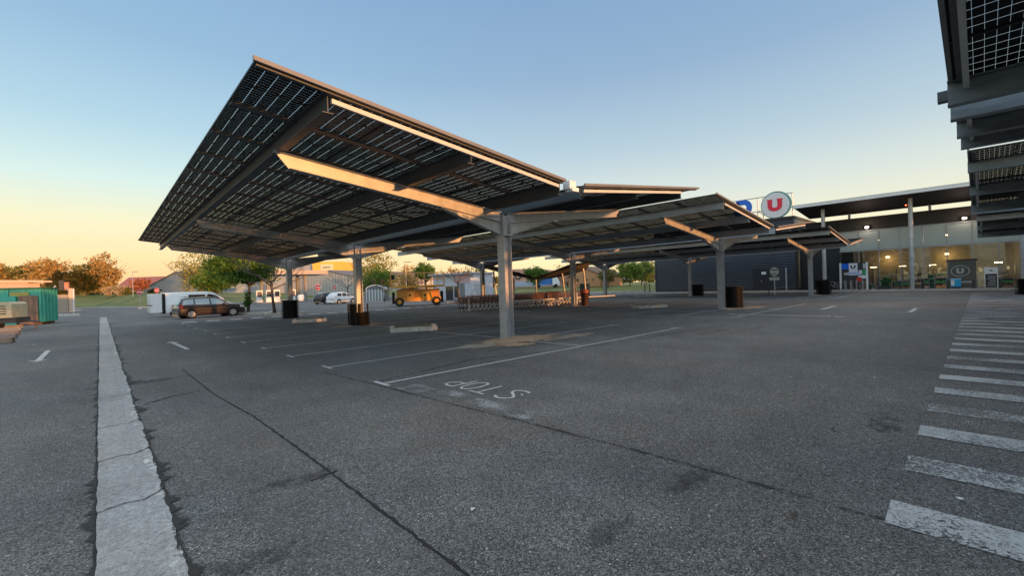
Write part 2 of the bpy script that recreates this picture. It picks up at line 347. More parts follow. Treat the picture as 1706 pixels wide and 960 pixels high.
# concrete gutter
gre = lambda y: .335+.05*min(1, max(0, (y-20)/30))+.009*sin(y*1.3)
ragged(-.058, gre, -6, 53, .012, .05, .005, .012, 'concrete_gutter', M_CONC, seed=5)
blob_g = None
ragged(lambda y: gre(y)-.05+.015*sin(y*3.1), lambda y: gre(y)-.002, -6, 53, .0135, .03, .02, .008, 'gutter_pale_edge', worn('pale_efflorescence', (.62, .62, .6), .52, .1, 22, 2.5, .5), seed=6)
vo = ragged(-.072, -.054, -6, 53, .0105, .04, .008, .004, 'gutter_joint_crack', M_TAR, seed=8)
def verge(x_in, x_out, name, seed):
    r = random.Random(seed); mb = MB(); E = []; y = -6; vs = []; w = 1; n = 0
    while y < 40:
        w = w*.55+(r.uniform(.6, 1.3) if r.random() < .10 else r.uniform(.06, .22))
        for t, e in ((0, -.35), (.35, -.05), (.7, .2), (1.0, .7)): xi = x_in(y) if callable(x_in) else x_in; vs.append((xi+x_out*t*w, y, .009)); E.append(e)
        y += .035*(1+max(0, y)*.1); n += 1
    mb.add(vs, [(4*i+k, 4*i+k+1, 4*i+k+5, 4*i+k+4) for i in range(n-1) for k in range(3)]); o = mb.build(name, M_VERGE); a = o.data.attributes.new('edge', 'FLOAT', 'POINT'); a.data.foreach_set('value', E); struct(o)
verge(lambda y: gre(y)-.015, .2, 'crumbled_edge', 9); verge(-.054, -.12, 'crumbled_edge', 10)
def strip(pts, w, z, name, m, jit=.0, seg=.12, seed=1, taper=False):
    r = random.Random(seed); P = []
    for (ax, ay), (bx, by) in zip(pts[:-1], pts[1:]):
        n = max(1, int(hypot(bx-ax, by-ay)/seg))
        for i in range(n): t = i/n; P.append((ax+(bx-ax)*t, ay+(by-ay)*t))
    P.append(pts[-1]); vs = []
    for i, p in enumerate(P):
        a = P[max(0, i-1)]; b = P[min(len(P)-1, i+1)]; d = Vector((b[0]-a[0], b[1]-a[1])).normalized(); n = Vector((-d.y, d.x)); o = r.uniform(-jit, jit)
        ww = w*(.6+.8*r.random()) if jit else w
        vs += [(p[0]+n.x*(o-ww/2), p[1]+n.y*(o-ww/2), z), (p[0]+n.x*(o+ww/2), p[1]+n.y*(o+ww/2), z)]
    mb = MB(); mb.add(vs, [(2*i, 2*i+1, 2*i+3, 2*i+2) for i in range(len(P)-1)]); return struct(mb.build(name, m))
for k, (ya, yb) in enumerate([(5.9, 6.0), (7.4, 7.5), (4.5, 4.62), (9.6, 9.62), (14, 14.1), (20.5, 20.6), (27, 27.1)]):
    strip([(-.07, ya), (.1, ya+.06), (.22, ya+.02), (.35, yb+.06)], .012 if k != 5 else .05, .018, 'gutter_crack', M_TAR, .006, .04, seed=k)
strip([(.19, 3), (.2, 8), (.19, 20)], .02, .0165, 'gutter_centre_scrape', worn('pale_scrape', (.5, .5, .49), .55, .1, 30, 3, .5), .01, .1, 4)
# seams in the asphalt
strip([(1.44, -8), (1.44, 4.6), (1.42, 6.5), (1.3, 8.5), (1.28, 12)], .022, .008, 'asphalt_seam', M_TAR, .007, .05, 2)
strip([(3.66, -8), (3.67, 2), (3.60, 3.4), (3.45, 5.5), (3.35, 7.2), (3.2, 9)], .035, .008, 'asphalt_seam', worn('faint_tar', (.03, .03, .03), .5, .12, 14, 2, .4), .01, .05, 3)
strip([(3.3, 7.2), (6, 7.7), (10, 6.6), (16, 6.1)], .06, .008, 'asphalt_seam', worn('faint_tar_b', (.03, .03, .03), .52, .12, 14, 2, .4), .02, .1, 6)
strip([(.45, 8.6), (.8, 8.9), (1.2, 9.0)], .025, .008, 'asphalt_crack', M_TAR, .01, .05, 12)
strip([(1.5, 3.95), (1.25, 3.9)], .02, .009, 'asphalt_crack', M_TAR, .01, .05, 13)
# stains
def blob(cx, cy, rx, ry, z, name, m, seed=1, n=48, heap=0, kind=True, inner=.35):
    r = random.Random(seed); mb = MB(); vs = [(cx, cy, z+heap)]; E = [0.]
    ph = [r.uniform(0, 6.28) for _ in range(5)]
    for ring, (t, e) in enumerate(((inner, 0.0), (.7, .12), (1.0, .6))):
        for j in range(n):
            a = 2*pi*j/n; k = 1+.16*sin(2*a+ph[0])+.1*sin(3*a+ph[1])+.08*sin(5*a+ph[2])+.06*sin(9*a+ph[3])
            vs.append((cx+cos(a)*rx*t*k, cy+sin(a)*ry*t*k, z+heap*(1-t)**1.3)); E.append(e)
    fs = [(0, 1+j, 1+(j+1) % n) for j in range(n)]
    for q in range(2):
        for j in range(n): a = 1+q*n+j; b = 1+q*n+(j+1) % n; fs.append((a, a+n, b+n, b))
    mb.add(vs, fs); o = mb.build(name, m, smooth=True); at_ = o.data.attributes.new('edge', 'FLOAT', 'POINT'); at_.data.foreach_set('value', E)
    if kind: struct(o)
    return o
M_STAIN = worn('oil_stain', (.055, .055, .056), .56, .2, 9, 1.2, .5)
for k, q in enumerate([(500, 800), (1010, 890), (420, 935), (1470, 700), (1150, 800), (220, 640)]):
    p = G(*q); s_ = hypot(p[0], p[1])*.05+.08; blob(p[0], p[1], s_*1.6, s_*.7, .006, 'stain', M_STAIN, k+40)
M_DUST = worn('pale_dust', (.24, .21, .17), .60, .16, 7, 1.0, .5)
for k, (x, y, rx, ry) in enumerate([(8.3, 9.0, 2.1, 1.5), (7.7, 8.4, 1.0, .5), (9.6, 8.3, 2.0, .5), (11.5, 7.2, 2.5, .35), (8.9, 20.6, 1.9, 1.5), (24.6, 9, 3.4, 1.5), (43, 9, 5, 1.4), (13.5, 5.6, 3.5, .5), (9.2, -1.0, 1.3, 1.3), (14.5, 5.0, 3.0, .3)]):
    blob(x, y, rx, ry, .007, 'dust_patch', M_DUST, k)

# ---- markings
ZL = .010
mb = MB()
def ln(ax, ay, bx, by, w=.075):
    d = Vector((bx-ax, by-ay)).normalized(); n = Vector((-d.y, d.x))*w/2
    mb.add([(ax-n.x, ay-n.y, ZL), (bx-n.x, by-n.y, ZL), (bx+n.x, by+n.y, ZL), (ax+n.x, ay+n.y, ZL)], [(0, 1, 2, 3)])
ys = [6.98, 9.45, 11.92, 14.4, 16.87, 19.35, 21.82, 24.3, 26.78, 29.25, 31.7]
for c in (8.86, 24.8, 43.3):
    for i, y in enumerate(ys):
        ln(c-5.35, y, c+5.2, y)
        ln(c-5.4, y-.22, c-5.4, y+.3); ln(c+5.25, y-.25, c+5.25, y+.25)
    ln(c+.1, 7.05, c+.1, 31.6)
for i, y in enumerate([-2.0-2.475*k for k in range(8)]):
    for c in (8.86, 24.8): pass
struct(mb.build('parking_lines', M_LINE))
mb = MB()
for i in range(40):
    x = 3.62+i*1.095; x1 = x+.40
    mb.add([(x, .45, ZL), (x1, .46, ZL), (x1, -3.6, ZL), (x, -3.6, ZL)], [(0, 3, 2, 1)])
struct(mb.build('zebra_crossing', M_PAINT))
# faded stop line, dashes, arrows
mb = MB()
for a, b, c, d in ((3.62, 3.7, 3.93, 4.95), (3.72, 5.15, 3.95, 5.75)):
    mb.add([(a, b, ZL), (c, b+.05, ZL), (c, d, ZL), (a, d, ZL)], [(0, 1, 2, 3)])
mb.add([(3.45, 5.9, ZL), (3.85, 5.9, ZL), (3.85, 6.5, ZL), (3.45, 6.5, ZL)], [(0, 1, 2, 3)])
struct(mb.build('stop_line', M_PAINTF))
mb = MB()
for k in range(9): x = 3.6+k*1.25; mb.add([(x, 33.0, ZL), (x+.75, 33.0, ZL), (x+.75, 33.9, ZL), (x, 33.9, ZL)], [(0, 1, 2, 3)])
for k in range(12): x = 15+k*1.2; mb.add([(x, 33.2-.35*k*.2, ZL), (x+.7, 33.2-.35*k*.2, ZL), (x+.7, 34-.35*k*.2, ZL), (x, 34-.35*k*.2, ZL)], [(0, 1, 2, 3)])
for y in (24.3, 26.8, 29.2, 31.6, 21.9, 19.4): pass
struct(mb.build('crossing_dashes', M_LINE))
mb = MB()
def arrow(x, y, dx, dy, L_=2.6, w=.12):
    d = Vector((dx, dy)).normalized(); n = Vector((-d.y, d.x)); p = Vector((x, y))
    def q(a, b): v = p+d*a+n*b; return (v.x, v.y, ZL)
    mb.add([q(0, -w/2), q(L_, -w/2), q(L_, w/2), q(0, w/2)], [(0, 1, 2, 3)]); mb.add([q(-.3, 0), q(.15, -.2), q(.1, -.05), q(.1, .05), q(.15, .2)], [(0, 1, 2, 3, 4)])
arrow(1.8, 19.4, .03, -1, 3.0); arrow(-1.25, 17.3, 0, 1, 3.2); arrow(24.3, 2.0, 1, 0, 2.4, .14); arrow(27.6, 5.2, -1, 0, 2.6, .16); arrow(20.9, 4.0, 1, .0, .1)
ln(20.75, 7.9, 20.75, 3.6, .16)
struct(mb.build('road_arrows', M_LINE))
def text_mesh(txt, size, name, m, depth=.0, bold=0.0, font_scale_x=1.0):
    c = bpy.data.curves.new(name, 'FONT'); c.body = txt; c.size = size; c.extrude = depth; c.offset = bold; c.align_x = 'CENTER'; c.align_y = 'CENTER'
    o = bpy.data.objects.new('tmp', c); COL.objects.link(o); bpy.context.view_layer.update()
    me = bpy.data.meshes.new_from_object(o.evaluated_get(bpy.context.evaluated_depsgraph_get())); bpy.data.objects.remove(o)
    me.name = name; me.materials.clear(); me.materials.append(m); o = bpy.data.objects.new(name, me); COL.objects.link(o); return o
# painted word drawn with strokes: reading direction +Y, letter tops towards -X
mb = MB()
def stroke(pts, w=.045):
    for (a, b) in zip(pts[:-1], pts[1:]):
        ln(a[0], a[1], b[0], b[1], w)
        mb.add([(b[0]+w/2*cos(t*pi/4), b[1]+w/2*sin(t*pi/4), ZL+.0004) for t in range(8)], [tuple(range(8))])
def LT(y0, pts): return [(4.63-v*.52, y0+u) for u, v in pts]   # u across the letter, v up the letter
stroke(LT(4.56, [(.02, .1), (.08, .02), (.17, 0), (.26, .06), (.3, .18), (.27, .32), (.17, .47), (.06, .62), (.03, .78), (.07, .92), (.16, 1), (.25, .98), (.31, .9)]))
stroke(LT(5.10, [(.14, 0), (.14, 1)])); stroke(LT(5.10, [(-.03, 1), (.31, 1)]))
stroke(LT(5.47, [(.14, 0), (.04, .12), (0, .5), (.04, .88), (.14, 1), (.24, .88), (.28, .5), (.24, .12), (.14, 0)]))
stroke(LT(5.86, [(0, 0), (0, 1), (.16, 1), (.26, .9), (.28, .75), (.25, .6), (.15, .5), (0, .5)]))
struct(mb.build('stop_road_word', M_LINE))
# litter specks
for k, q in enumerate([(788, 852), (1317, 630), (1457, 631), (1600, 835), (56, 575), (870, 660)]):
    p = G(*q); m_ = MB(); s_ = .022+.0015*hypot(p[0], p[1]); m_.add([(p[0]+s_*cos(a+k)*rnd.uniform(.6, 1), p[1]+s_*sin(a+k)*rnd.uniform(.4, 1), .012+rnd.uniform(0, .008)) for a in (0, 1.2, 2.4, 3.7, 5)], [(0, 1, 2, 3, 4)])
    tag(m_.build('litter_scrap', M_WHITE), ['white paper scrap on bare asphalt in the foreground centre', 'white scrap on asphalt midway before the striped crossing', 'smaller white scrap left of the crossing stripes', 'white scrap between the two nearest crossing stripes', 'white scrap on the lane left of the concrete gutter', 'tiny white scrap beside the painted word'][k], 'litter', 'paper scraps on the asphalt')
for k, q in enumerate([(1386, 717), (1318, 862)]):
    p = G(*q); m_ = MB(); m_.tube([(p[0]-.05, p[1]-.04, .014), (p[0], p[1], .018), (p[0]+.06, p[1]-.01, .013)], .006, 5)
    tag(m_.build('twig', M_BARK), ['short dark twig on asphalt left of the zebra stripes', 'thin dark twig in the right foreground'][k], 'twig')

# ================================================================== SOLAR CARPORTS
def armz(x): return 3.78+.115*abs(x)      # top of the sloping arms, x from the column line
def ibeam(mb, x, y0, y1, z0, h, w=.17, t=.014):
    mb.box((x-w/2, y0, z0), (x+w/2, y1, z0+t)); mb.box((x-w/2, y0, z0+h-t), (x+w/2, y1, z0+h)); mb.box((x-t/2, y0+.001, z0+t), (x+t/2, y1-.001, z0+h-t))
def carport(label, cx, cols, y0, y1, near_first, indiv, bm, group='solar carports over the parking bays'):
    """cols: world y of the columns; panels from y0 to y1; the root stands at the first column"""
    root = thing('solar_carport', label, 'carport', (cx, cols[0], 0), 0, group); oy = cols[0]
    n = int(round((y1-y0)/1.742)); pitch = (y1-y0)/n
    for yc in cols:
        y = yc-oy; mb = MB(); a = .15
        mb.box((-a, y-.15, 0), (-a+.02, y+.15, 3.72)); mb.box((a-.02, y-.15, 0), (a, y+.15, 3.72)); mb.box((-a+.02, y-.006, 0), (a-.02, y+.006, 3.72))
        mb.box((-a-.04, y-.2, .0), (a+.04, y+.2, .025)); mb.box((-.19, y-.18, 3.1), (.19, y+.18, 3.125))
        mb.add([(-.13, y-.14, 3.13), (-.10, y-.14, 3.13), (.13, y-.14, 3.7), (.10, y-.14, 3.7)], [(0, 1, 2, 3)])
        c = mb.build('column', M_GALV, root)
        bb = MB()
        for sx in (-.13, .13):
            for sy in (-.15, .15): bb.tube([(sx, y+sy*1.15, .025), (sx, y+sy*1.15, .06)], .016, 6)
        bb.build('anchor_bolts', M_GALVD, c)
        for s in (-1, 1):
            mb = MB(); w = .085
            P = lambda x, z, dy: (s*x, y+dy, z)
            xt = 6.22; ht = .30
            # web (with slanted tip), top and bottom flanges, haunch plate and its flange
            mb.add([P(.15, armz(.15), -.006), P(xt, armz(xt), -.006), P(xt-.28, armz(xt-.28)-ht, -.006), P(.15, armz(.15)-ht, -.006), P(.15, armz(.15), .006), P(xt, armz(xt), .006), P(xt-.28, armz(xt-.28)-ht, .006), P(.15, armz(.15)-ht, .006)],
                   [(0, 1, 2, 3), (7, 6, 5, 4), (0, 4, 5, 1), (1, 5, 6, 2), (2, 6, 7, 3)])
            for za, x1 in ((0, xt), (-ht, xt-.28)):
                t = .014; zz = 0 if za == 0 else t
                mb.add([P(.15, armz(.15)+za+zz, -w), P(x1, armz(x1)+za+zz, -w), P(x1, armz(x1)+za+zz, w), P(.15, armz(.15)+za+zz, w), P(.15, armz(.15)+za+zz-t, -w), P(x1, armz(x1)+za+zz-t, -w), P(x1, armz(x1)+za+zz-t, w), P(.15, armz(.15)+za+zz-t, w)],
                       [(0, 1, 2, 3), (7, 6, 5, 4), (0, 4, 5, 1), (3, 2, 6, 7), (1, 5, 6, 2)])
            mb.build('arm', M_GALV, root)
            mb = MB(); xg = 2.25
            mb.add([P(.15, armz(.15)-ht-.002, -.005), P(xg, armz(xg)-ht-.002, -.005), P(.15, 3.13, -.005), P(.15, armz(.15)-ht-.002, .005), P(xg, armz(xg)-ht-.002, .005), P(.15, 3.13, .005)], [(0, 1, 2), (5, 4, 3), (1, 4, 5, 2), (0, 3, 4, 1)])
            mb.add([P(.15, 3.13, -.08), P(xg, armz(xg)-ht-.004, -.08), P(xg, armz(xg)-ht-.004, .08), P(.15, 3.13, .08), P(.15, 3.115, -.08), P(xg+.02, armz(xg)-ht-.02, -.08), P(xg+.02, armz(xg)-ht-.02, .08), P(.15, 3.115, .08)], [(0, 1, 2, 3), (7, 6, 5, 4), (0, 4, 5, 1), (3, 2, 6, 7)])
            mb.build('haunch', M_GALV, root)
    e0, e1 = (y0+.14-oy, y1+1.1-oy) if not near_first else (y0-1.0-oy, y1+.06-oy)
    for bx in (-6.1, -3.2, -.42, .42, 3.2, 6.1):
        mb = MB(); hb = .32 if abs(bx) > 1 else .34
        ibeam(mb, bx, e0, e1, armz(bx)+.004, hb-.01); mb.build('beam', bm, root)
        # short plates at beam feet over each arm
    for s in (-1, 1):
        Q = lambda x, dz: armz(x)+.352+dz-.02
        for i in range(n+1):
            y = y0+i*pitch-oy; w = .05
            if i == 0: w0, w1 = 0.03, .11
            elif i == n: w0, w1 = -.11, -.03
            else: w0, w1 = -.085, .085
            mb = MB(); pts = []
            for dz in (-.05, -.004):
                for x, yy in ((.40, y+w0), (7.14, y+w0), (7.14, y+w1), (.40, y+w1)): pts.append((s*x, yy, Q(x, dz)))
            mb.add(pts, [(0, 1, 2, 3), (7, 6, 5, 4), (0, 4, 5, 1), (1, 5, 6, 2), (2, 6, 7, 3), (3, 7, 4, 0)])
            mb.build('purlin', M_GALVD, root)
        # bright edge trim at both ends and along the high side, pale conduit under the beam tips
        for name, ya, yb, za, zb, m_ in (('end_trim', y0-oy-.05, y0-oy-.002, -.02, .045, M_TRIM), ('end_trim', y1-oy+.002, y1-oy+.05, -.02, .045, M_TRIM)):
            mb = MB(); pts = [(s*x, yy, Q(x, dz)) for dz in (za, zb) for x, yy in ((.38, ya), (7.19, ya), (7.19, yb), (.38, yb))]
            mb.add(pts, [(0, 1, 2, 3), (7, 6, 5, 4), (0, 4, 5, 1), (1, 5, 6, 2), (2, 6, 7, 3), (3, 7, 4, 0)]); mb.build(name, m_, root)
        mb = MB(); yy = (y0+.12-oy) if not near_first else (y1-.12-oy)
        pts = [(s*x, y_, Q(x, dz)-.09) for dz in (-.075, 0) for x, y_ in ((.5, yy-.03), (6.05, yy-.03), (6.05, yy+.03), (.5, yy+.03))]
        mb.add(pts, [(0, 1, 2, 3), (7, 6, 5, 4), (0, 4, 5, 1), (1, 5, 6, 2), (2, 6, 7, 3), (3, 7, 4, 0)]); mb.build('end_rail', M_ALU, root)
        # diagonal brace rods
        for k, yc in enumerate(cols[:-1]):
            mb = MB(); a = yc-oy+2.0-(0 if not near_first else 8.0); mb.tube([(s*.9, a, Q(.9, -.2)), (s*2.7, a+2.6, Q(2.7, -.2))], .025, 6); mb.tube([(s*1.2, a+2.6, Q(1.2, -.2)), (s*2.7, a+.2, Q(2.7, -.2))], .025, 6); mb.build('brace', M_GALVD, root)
    # modules: 6 across each wing
    cells = [(i, j, s) for i in range(n) for j in range(6) for s in (-1, 1)]
    cells.sort(key=lambda c: (c[0] if not near_first else -c[0], c[2], -c[1]))
    def module(mb, i, j, s):
        xa = .43+j*1.125; xb = xa+1.112; ya = y0+i*pitch+.012-oy; yb = ya+1.718
        z = lambda x: armz(x)+.352-.02
        b0 = len(mb.v); mb.add([(s*xa, ya, z(xa)), (s*xb, ya, z(xb)), (s*xb, yb, z(xb)), (s*xa, yb, z(xa))], [(0, 1, 2, 3)])
        mb.uv += [(0, 0), (1.12, 0), (1.12, 1.70), (0, 1.70)]
    def frame(mb, i, j, s):
        xa = .43+j*1.125; xb = xa+1.112; ya = y0+i*pitch+.012-oy; yb = ya+1.718; z = lambda x: armz(x)+.352-.02
        for p, q, r_, t_ in ((xa, xa+.012, ya, yb), (xb-.012, xb, ya, yb), (xa+.012, xb-.012, ya, ya+.012), (xa+.012, xb-.012, yb-.012, yb)):
            pts = [(s*x, y_, z(x)+dz) for dz in (-.018, .012) for x, y_ in ((p, r_), (q, r_), (q, t_), (p, t_))]
            mb.add(pts, [(0, 1, 2, 3), (7, 6, 5, 4), (0, 4, 5, 1), (1, 5, 6, 2), (2, 6, 7, 3), (3, 7, 4, 0)])
        for k in range(3):
            x = xa+.2+.36*k; y_ = ya+.846; mb.add([(s*(x+dx), y_+dy, z(x)+dz) for dz in (-.016, -.001) for dx, dy in ((-.045, -.022), (.045, -.022), (.045, .022), (-.045, .022))], [(0, 1, 2, 3), (0, 4, 5, 1), (1, 5, 6, 2), (2, 6, 7, 3), (3, 7, 4, 0)])
    for (i, j, s) in cells[:indiv]:
        mb = MB(); mb.uv = []; module(mb, i, j, s); p = mb.build('solar_panel', M_PANEL, root)
        mb = MB(); frame(mb, i, j, s); mb.build('panel_frame', M_FRAME, p)
    rest = cells[indiv:]
    mb = MB(); mb.uv = []; mf = MB()
    for side in ((1, -1) if not indiv else (0,)):
        mb = MB(); mb.uv = []; mf = MB()
        for c in rest:
            if side in (0, c[2]): module(mb, *c); frame(mf, *c)
        p = mb.build('solar_panel_field' if indiv else 'solar_roof', M_PANEL, root); q = mf.build('panel_frames', M_FRAME, p)
        if indiv: p['kind'] = 'stuff'
    return root
YC = [9.72, 20.0, 30.25]
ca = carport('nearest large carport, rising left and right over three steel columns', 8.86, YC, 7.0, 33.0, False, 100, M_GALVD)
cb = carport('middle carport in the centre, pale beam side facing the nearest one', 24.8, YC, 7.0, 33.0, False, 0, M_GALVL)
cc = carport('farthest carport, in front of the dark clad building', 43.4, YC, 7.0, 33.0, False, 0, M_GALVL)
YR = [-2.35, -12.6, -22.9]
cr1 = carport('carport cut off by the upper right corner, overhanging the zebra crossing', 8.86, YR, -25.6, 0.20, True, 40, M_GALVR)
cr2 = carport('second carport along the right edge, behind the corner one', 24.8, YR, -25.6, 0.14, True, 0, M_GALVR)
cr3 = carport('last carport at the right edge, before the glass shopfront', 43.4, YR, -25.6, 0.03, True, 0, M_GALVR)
# junction box and cable in the valley end of the nearest carport, drain spout on the right one
mb = MB(); mb.box((-.22, 7.0-YC[0]-.02, 4.0), (.02, 7.2-YC[0], 4.2)); mb.box((-.16, 7.0-YC[0]-.05, 3.94), (.1, 7.18-YC[0], 4.04)); mb.build('junction_box', M_WHITE, ca)
mb = MB(); mb.box((-.16, -0.05-YR[0], 4.0), (-.02, .37-YR[0], 4.03)); mb.box((-.16, -0.05-YR[0], 4.03), (-.15, .37-YR[0], 4.14)); mb.box((-.03, -0.05-YR[0], 4.03), (-.02, .37-YR[0], 4.14)); mb.build('drain_spout', M_GALVD, cr1)

# black ribbed collars
def collar(label, loc, h=.95, r=.42, tilt=(0, 0), gap=None, nrib=10):
    root = thing('ribbed_collar', label, 'post guard', loc, 0, 'black ribbed plastic guards at the carport columns'); root.rotation_euler = (tilt[0], tilt[1], rnd.uniform(0, 3))
    prof = []
    for k in range(nrib):
        z = k*h/nrib; prof += [(r*.88, z), (r*.88, z+h/nrib*.4), (r*1.06, z+h/nrib*.45), (r*1.08, z+h/nrib*.9), (r*.88, z+h/nrib*.95)]
    prof += [(r*.88, h), (r*.88, .02)]
    mb = MB()
    if gap is None: mb.lathe(prof, n=28)
    else:
        n = 28; a0, a1 = gap; vs = [(q*cos(a0+(a1-a0)*j/n), q*sin(a0+(a1-a0)*j/n), z) for q, z in prof for j in range(n+1)]; fs = []
        for i in range(len(prof)-1):
            for j in range(n): a = i*(n+1)+j; fs.append((a, a+1, a+n+2, a+n+1))
        mb.add(vs, fs)
    mb.build('ribbed_shell', M_BLK, root)
    mb = MB(); 
    for a in (.3, .3+pi): mb.cbox((r*1.06*cos(a), r*1.06*sin(a), h/2), (.05, .09, h*.96), a)
    mb.build('clamp_strip', M_BLK, root); return root
collar('tall ribbed guard round the third column from the front, beside the bare plane tree', (8.86, 30.25, 0), 1.15, .48)
collar('low ribbed guard before the second column of the nearest carport', (8.8, 19.75, 0), .62, .40, gap=None)
collar('open half guard standing behind the second column of the nearest carport', (8.95, 20.3, 0), 1.0, .43, gap=(-.9, 1.9))
collar('tilted ribbed guard beside the middle carport\'s first column', (25.55, 9.35, 0), 1.15, .45, (.05, .06))
collar('ribbed guard beside the farthest carport\'s middle column', (43.9, 19.5, 0), 1.15, .52, (.0, .04))
collar('tilted ribbed guard beside the farthest carport\'s first column', (44.8, 9.1, 0), 1.25, .5, (.03, .08))
collar('wide ribbed guard at the foot of the right edge column', (43.5, -2.4, 0), 1.0, .85)
# sand heaps
blob(8.95, 9.45, 1.75, 1.25, .009, 'sand_patch', M_SAND, 3)
blob(7.4, 9.3, 1.2, .6, .0092, 'sand_spill', M_SPILL, 17); blob(10.4, 8.6, 1.4, .5, .0092, 'sand_spill', M_SPILL, 18); blob(24.9, 8.8, 2.6, 1.0, .0085, 'sand_spill', M_SPILL, 19); blob(8.9, 20, 2.0, 1.2, .0085, 'sand_spill', M_SPILL, 20)
mb = MB(); blob(9.05, 9.5, .95, .7, .004, 'sand_heap', M_SANDM, 8, heap=.11)
blob(8.2, 8.7, .8, .55, .0095, 'sand_patch', M_SAND, 5)
blob(8.9, 20, 1.3, .8, .009, 'sand_patch', M_SAND, 13); blob(24.9, 9.3, 1.6, .8, .009, 'sand_patch', M_SAND, 23); blob(26.6, 8.6, 1.2, .6, .0095, 'sand_patch', M_SAND, 24)
blob(24.8, 20, 1.1, .8, .009, 'sand_patch', M_SAND, 33); blob(44, 9.3, 3.0, .8, .009, 'sand_patch', M_SAND, 43); blob(43.5, 19.8, 1.6, .9, .009, 'sand_patch', M_SAND, 44)
# gravel pebbles on the near heap
mb = MB()
for k in range(260):
    a = rnd.uniform(0, 6.28); r_ = abs(rnd.gauss(0, .7)); x = 8.9+r_*cos(a)*1.3; y = 9.45+r_*sin(a)*.9; s_ = rnd.uniform(.006, .018)
    mb.add([(x-s_, y-s_*.6, .012), (x+s_, y-s_*.5, .012), (x+s_*.7, y+s_, .012), (x-s_*.6, y+s_*.8, .012), (x, y, .012+s_*1.1+max(0, .08*(1-r_/.7)))], [(0, 1, 4), (1, 2, 4), (2, 3, 4), (3, 0, 4)])
o = mb.build('gravel', M_GRAV); o['kind'] = 'stuff'

# small planter kerbs
def island(label, x, y, rz, w=1.5, d=1.0, grass=True):
    root = thing('planter_kerb', label, 'kerb island', (x, y, 0), rz, 'small kerbed planting islands between bays')
    for k, (cx, cy, dx, dy) in enumerate(((0, -d/2, w, .16), (w/2-.08, .06, .16, d-.04), (-w/2+.08, .06, .16, d-.04))):
        n = 5; mb = MB()
        for i in range(n):
            if dx > dy: mb.cbox((cx-dx/2+dx*(i+.5)/n, cy+rnd.uniform(-.012, .012), .075+rnd.uniform(-.01, .012)), (dx/n*.97, dy, .17), rnd.uniform(-.05, .05))
            else: mb.cbox((cx+rnd.uniform(-.012, .012), cy-dy/2+dy*(i+.5)/n, .075+rnd.uniform(-.01, .012)), (dx, dy/n*.97, .17), rnd.uniform(-.05, .05))
        mb.build('kerb_stone', M_KERB, root)
    mb = MB(); mb.box((-w/2+.1, -d/2+.1, 0), (w/2-.1, d/2, .09)); mb.build('soil', M_BARK, root)
    if grass:
        mb = MB()
        for k in range(160):
            gx_ = rnd.uniform(-w/2+.15, w/2-.1); gy = rnd.uniform(-d/2+.15, d/2); h = rnd.uniform(.05, .2); a = rnd.uniform(0, 6.28); lx, ly = rnd.uniform(-.06, .06), rnd.uniform(-.06, .06)
            mb.add([(gx_-.012*cos(a), gy-.012*sin(a), .08), (gx_+.012*cos(a), gy+.012*sin(a), .08), (gx_+lx, gy+ly, .08+h)], [(0, 1, 2)])
        mb.build('grass_tuft', M_GRASS, root)
    return root
island('kerbed island with white stones between the first two columns of the nearest carport', 8.9, 15.2, R(-28), 1.75, 1.1)
island('kerbed island with grass left of the second column of the nearest carport', 8.4, 25.3, R(-20), 1.7, 1.0)
island('kerbed island with a seedling under the middle carport', 24.6, 14.0, R(-30), 1.9, 1.0)
island('pale kerbed island at the foot of the bare plane tree', 10.2, 36.2, R(-15), 2.6, 1.2, False)
island('pale kerbed island at the foot of the ivy covered tree', 9.0, 41.0, R(-15), 3.0, 1.2, False)
island('kerbed island at the foot of the bare tree beside the trolleys', 27.4, 37.2, R(-40), 2.6, 1.2, False)
island('far kerbed island under the farthest carport', 43.2, 25.0, R(-35), 1.9, .9)

# ================================================================== TREES
def leaves(mb, cen, rad, ncl, per, size, r, flat=.0, shell=.55, crad=.3, sq=(1, 1, 1)):
    cen = np.array(cen, float); rad = np.array(rad, float); rs = np.random.RandomState(r)
    V = []; F = []
    d = rs.normal(size=(ncl, 3)); d /= np.linalg.norm(d, axis=1)[:, None]; rr = (shell+(1-shell)*rs.rand(ncl))**1.0; rr[rs.rand(ncl) < .25] *= .55
    C = cen+d*rad*rr[:, None]*rs.uniform(.85, 1.08, (ncl, 1))
    n = ncl*per; ci = np.repeat(np.arange(ncl), per); cr_ = rad.mean()*crad*rs.uniform(.6, 1.3, ncl)[ci][:, None]
    P = C[ci]+rs.normal(size=(n, 3))*cr_*np.array([.55, .55, .42])
    a = rs.normal(size=(n, 3)); a /= np.linalg.norm(a, axis=1)[:, None]; b = np.cross(a, rs.normal(size=(n, 3))); b /= np.linalg.norm(b, axis=1)[:, None]
    s = size*rs.uniform(.6, 1.4, (n, 1)); q = np.stack([P-a*s*.9, P+b*s*.45, P+a*s*.9, P-b*s*.45], 1).reshape(-1, 3)
    k = len(mb.v); mb.v += list(map(tuple, q.tolist())); mb.f += [(k+4*i, k+4*i+1, k+4*i+2, k+4*i+3) for i in range(n)]
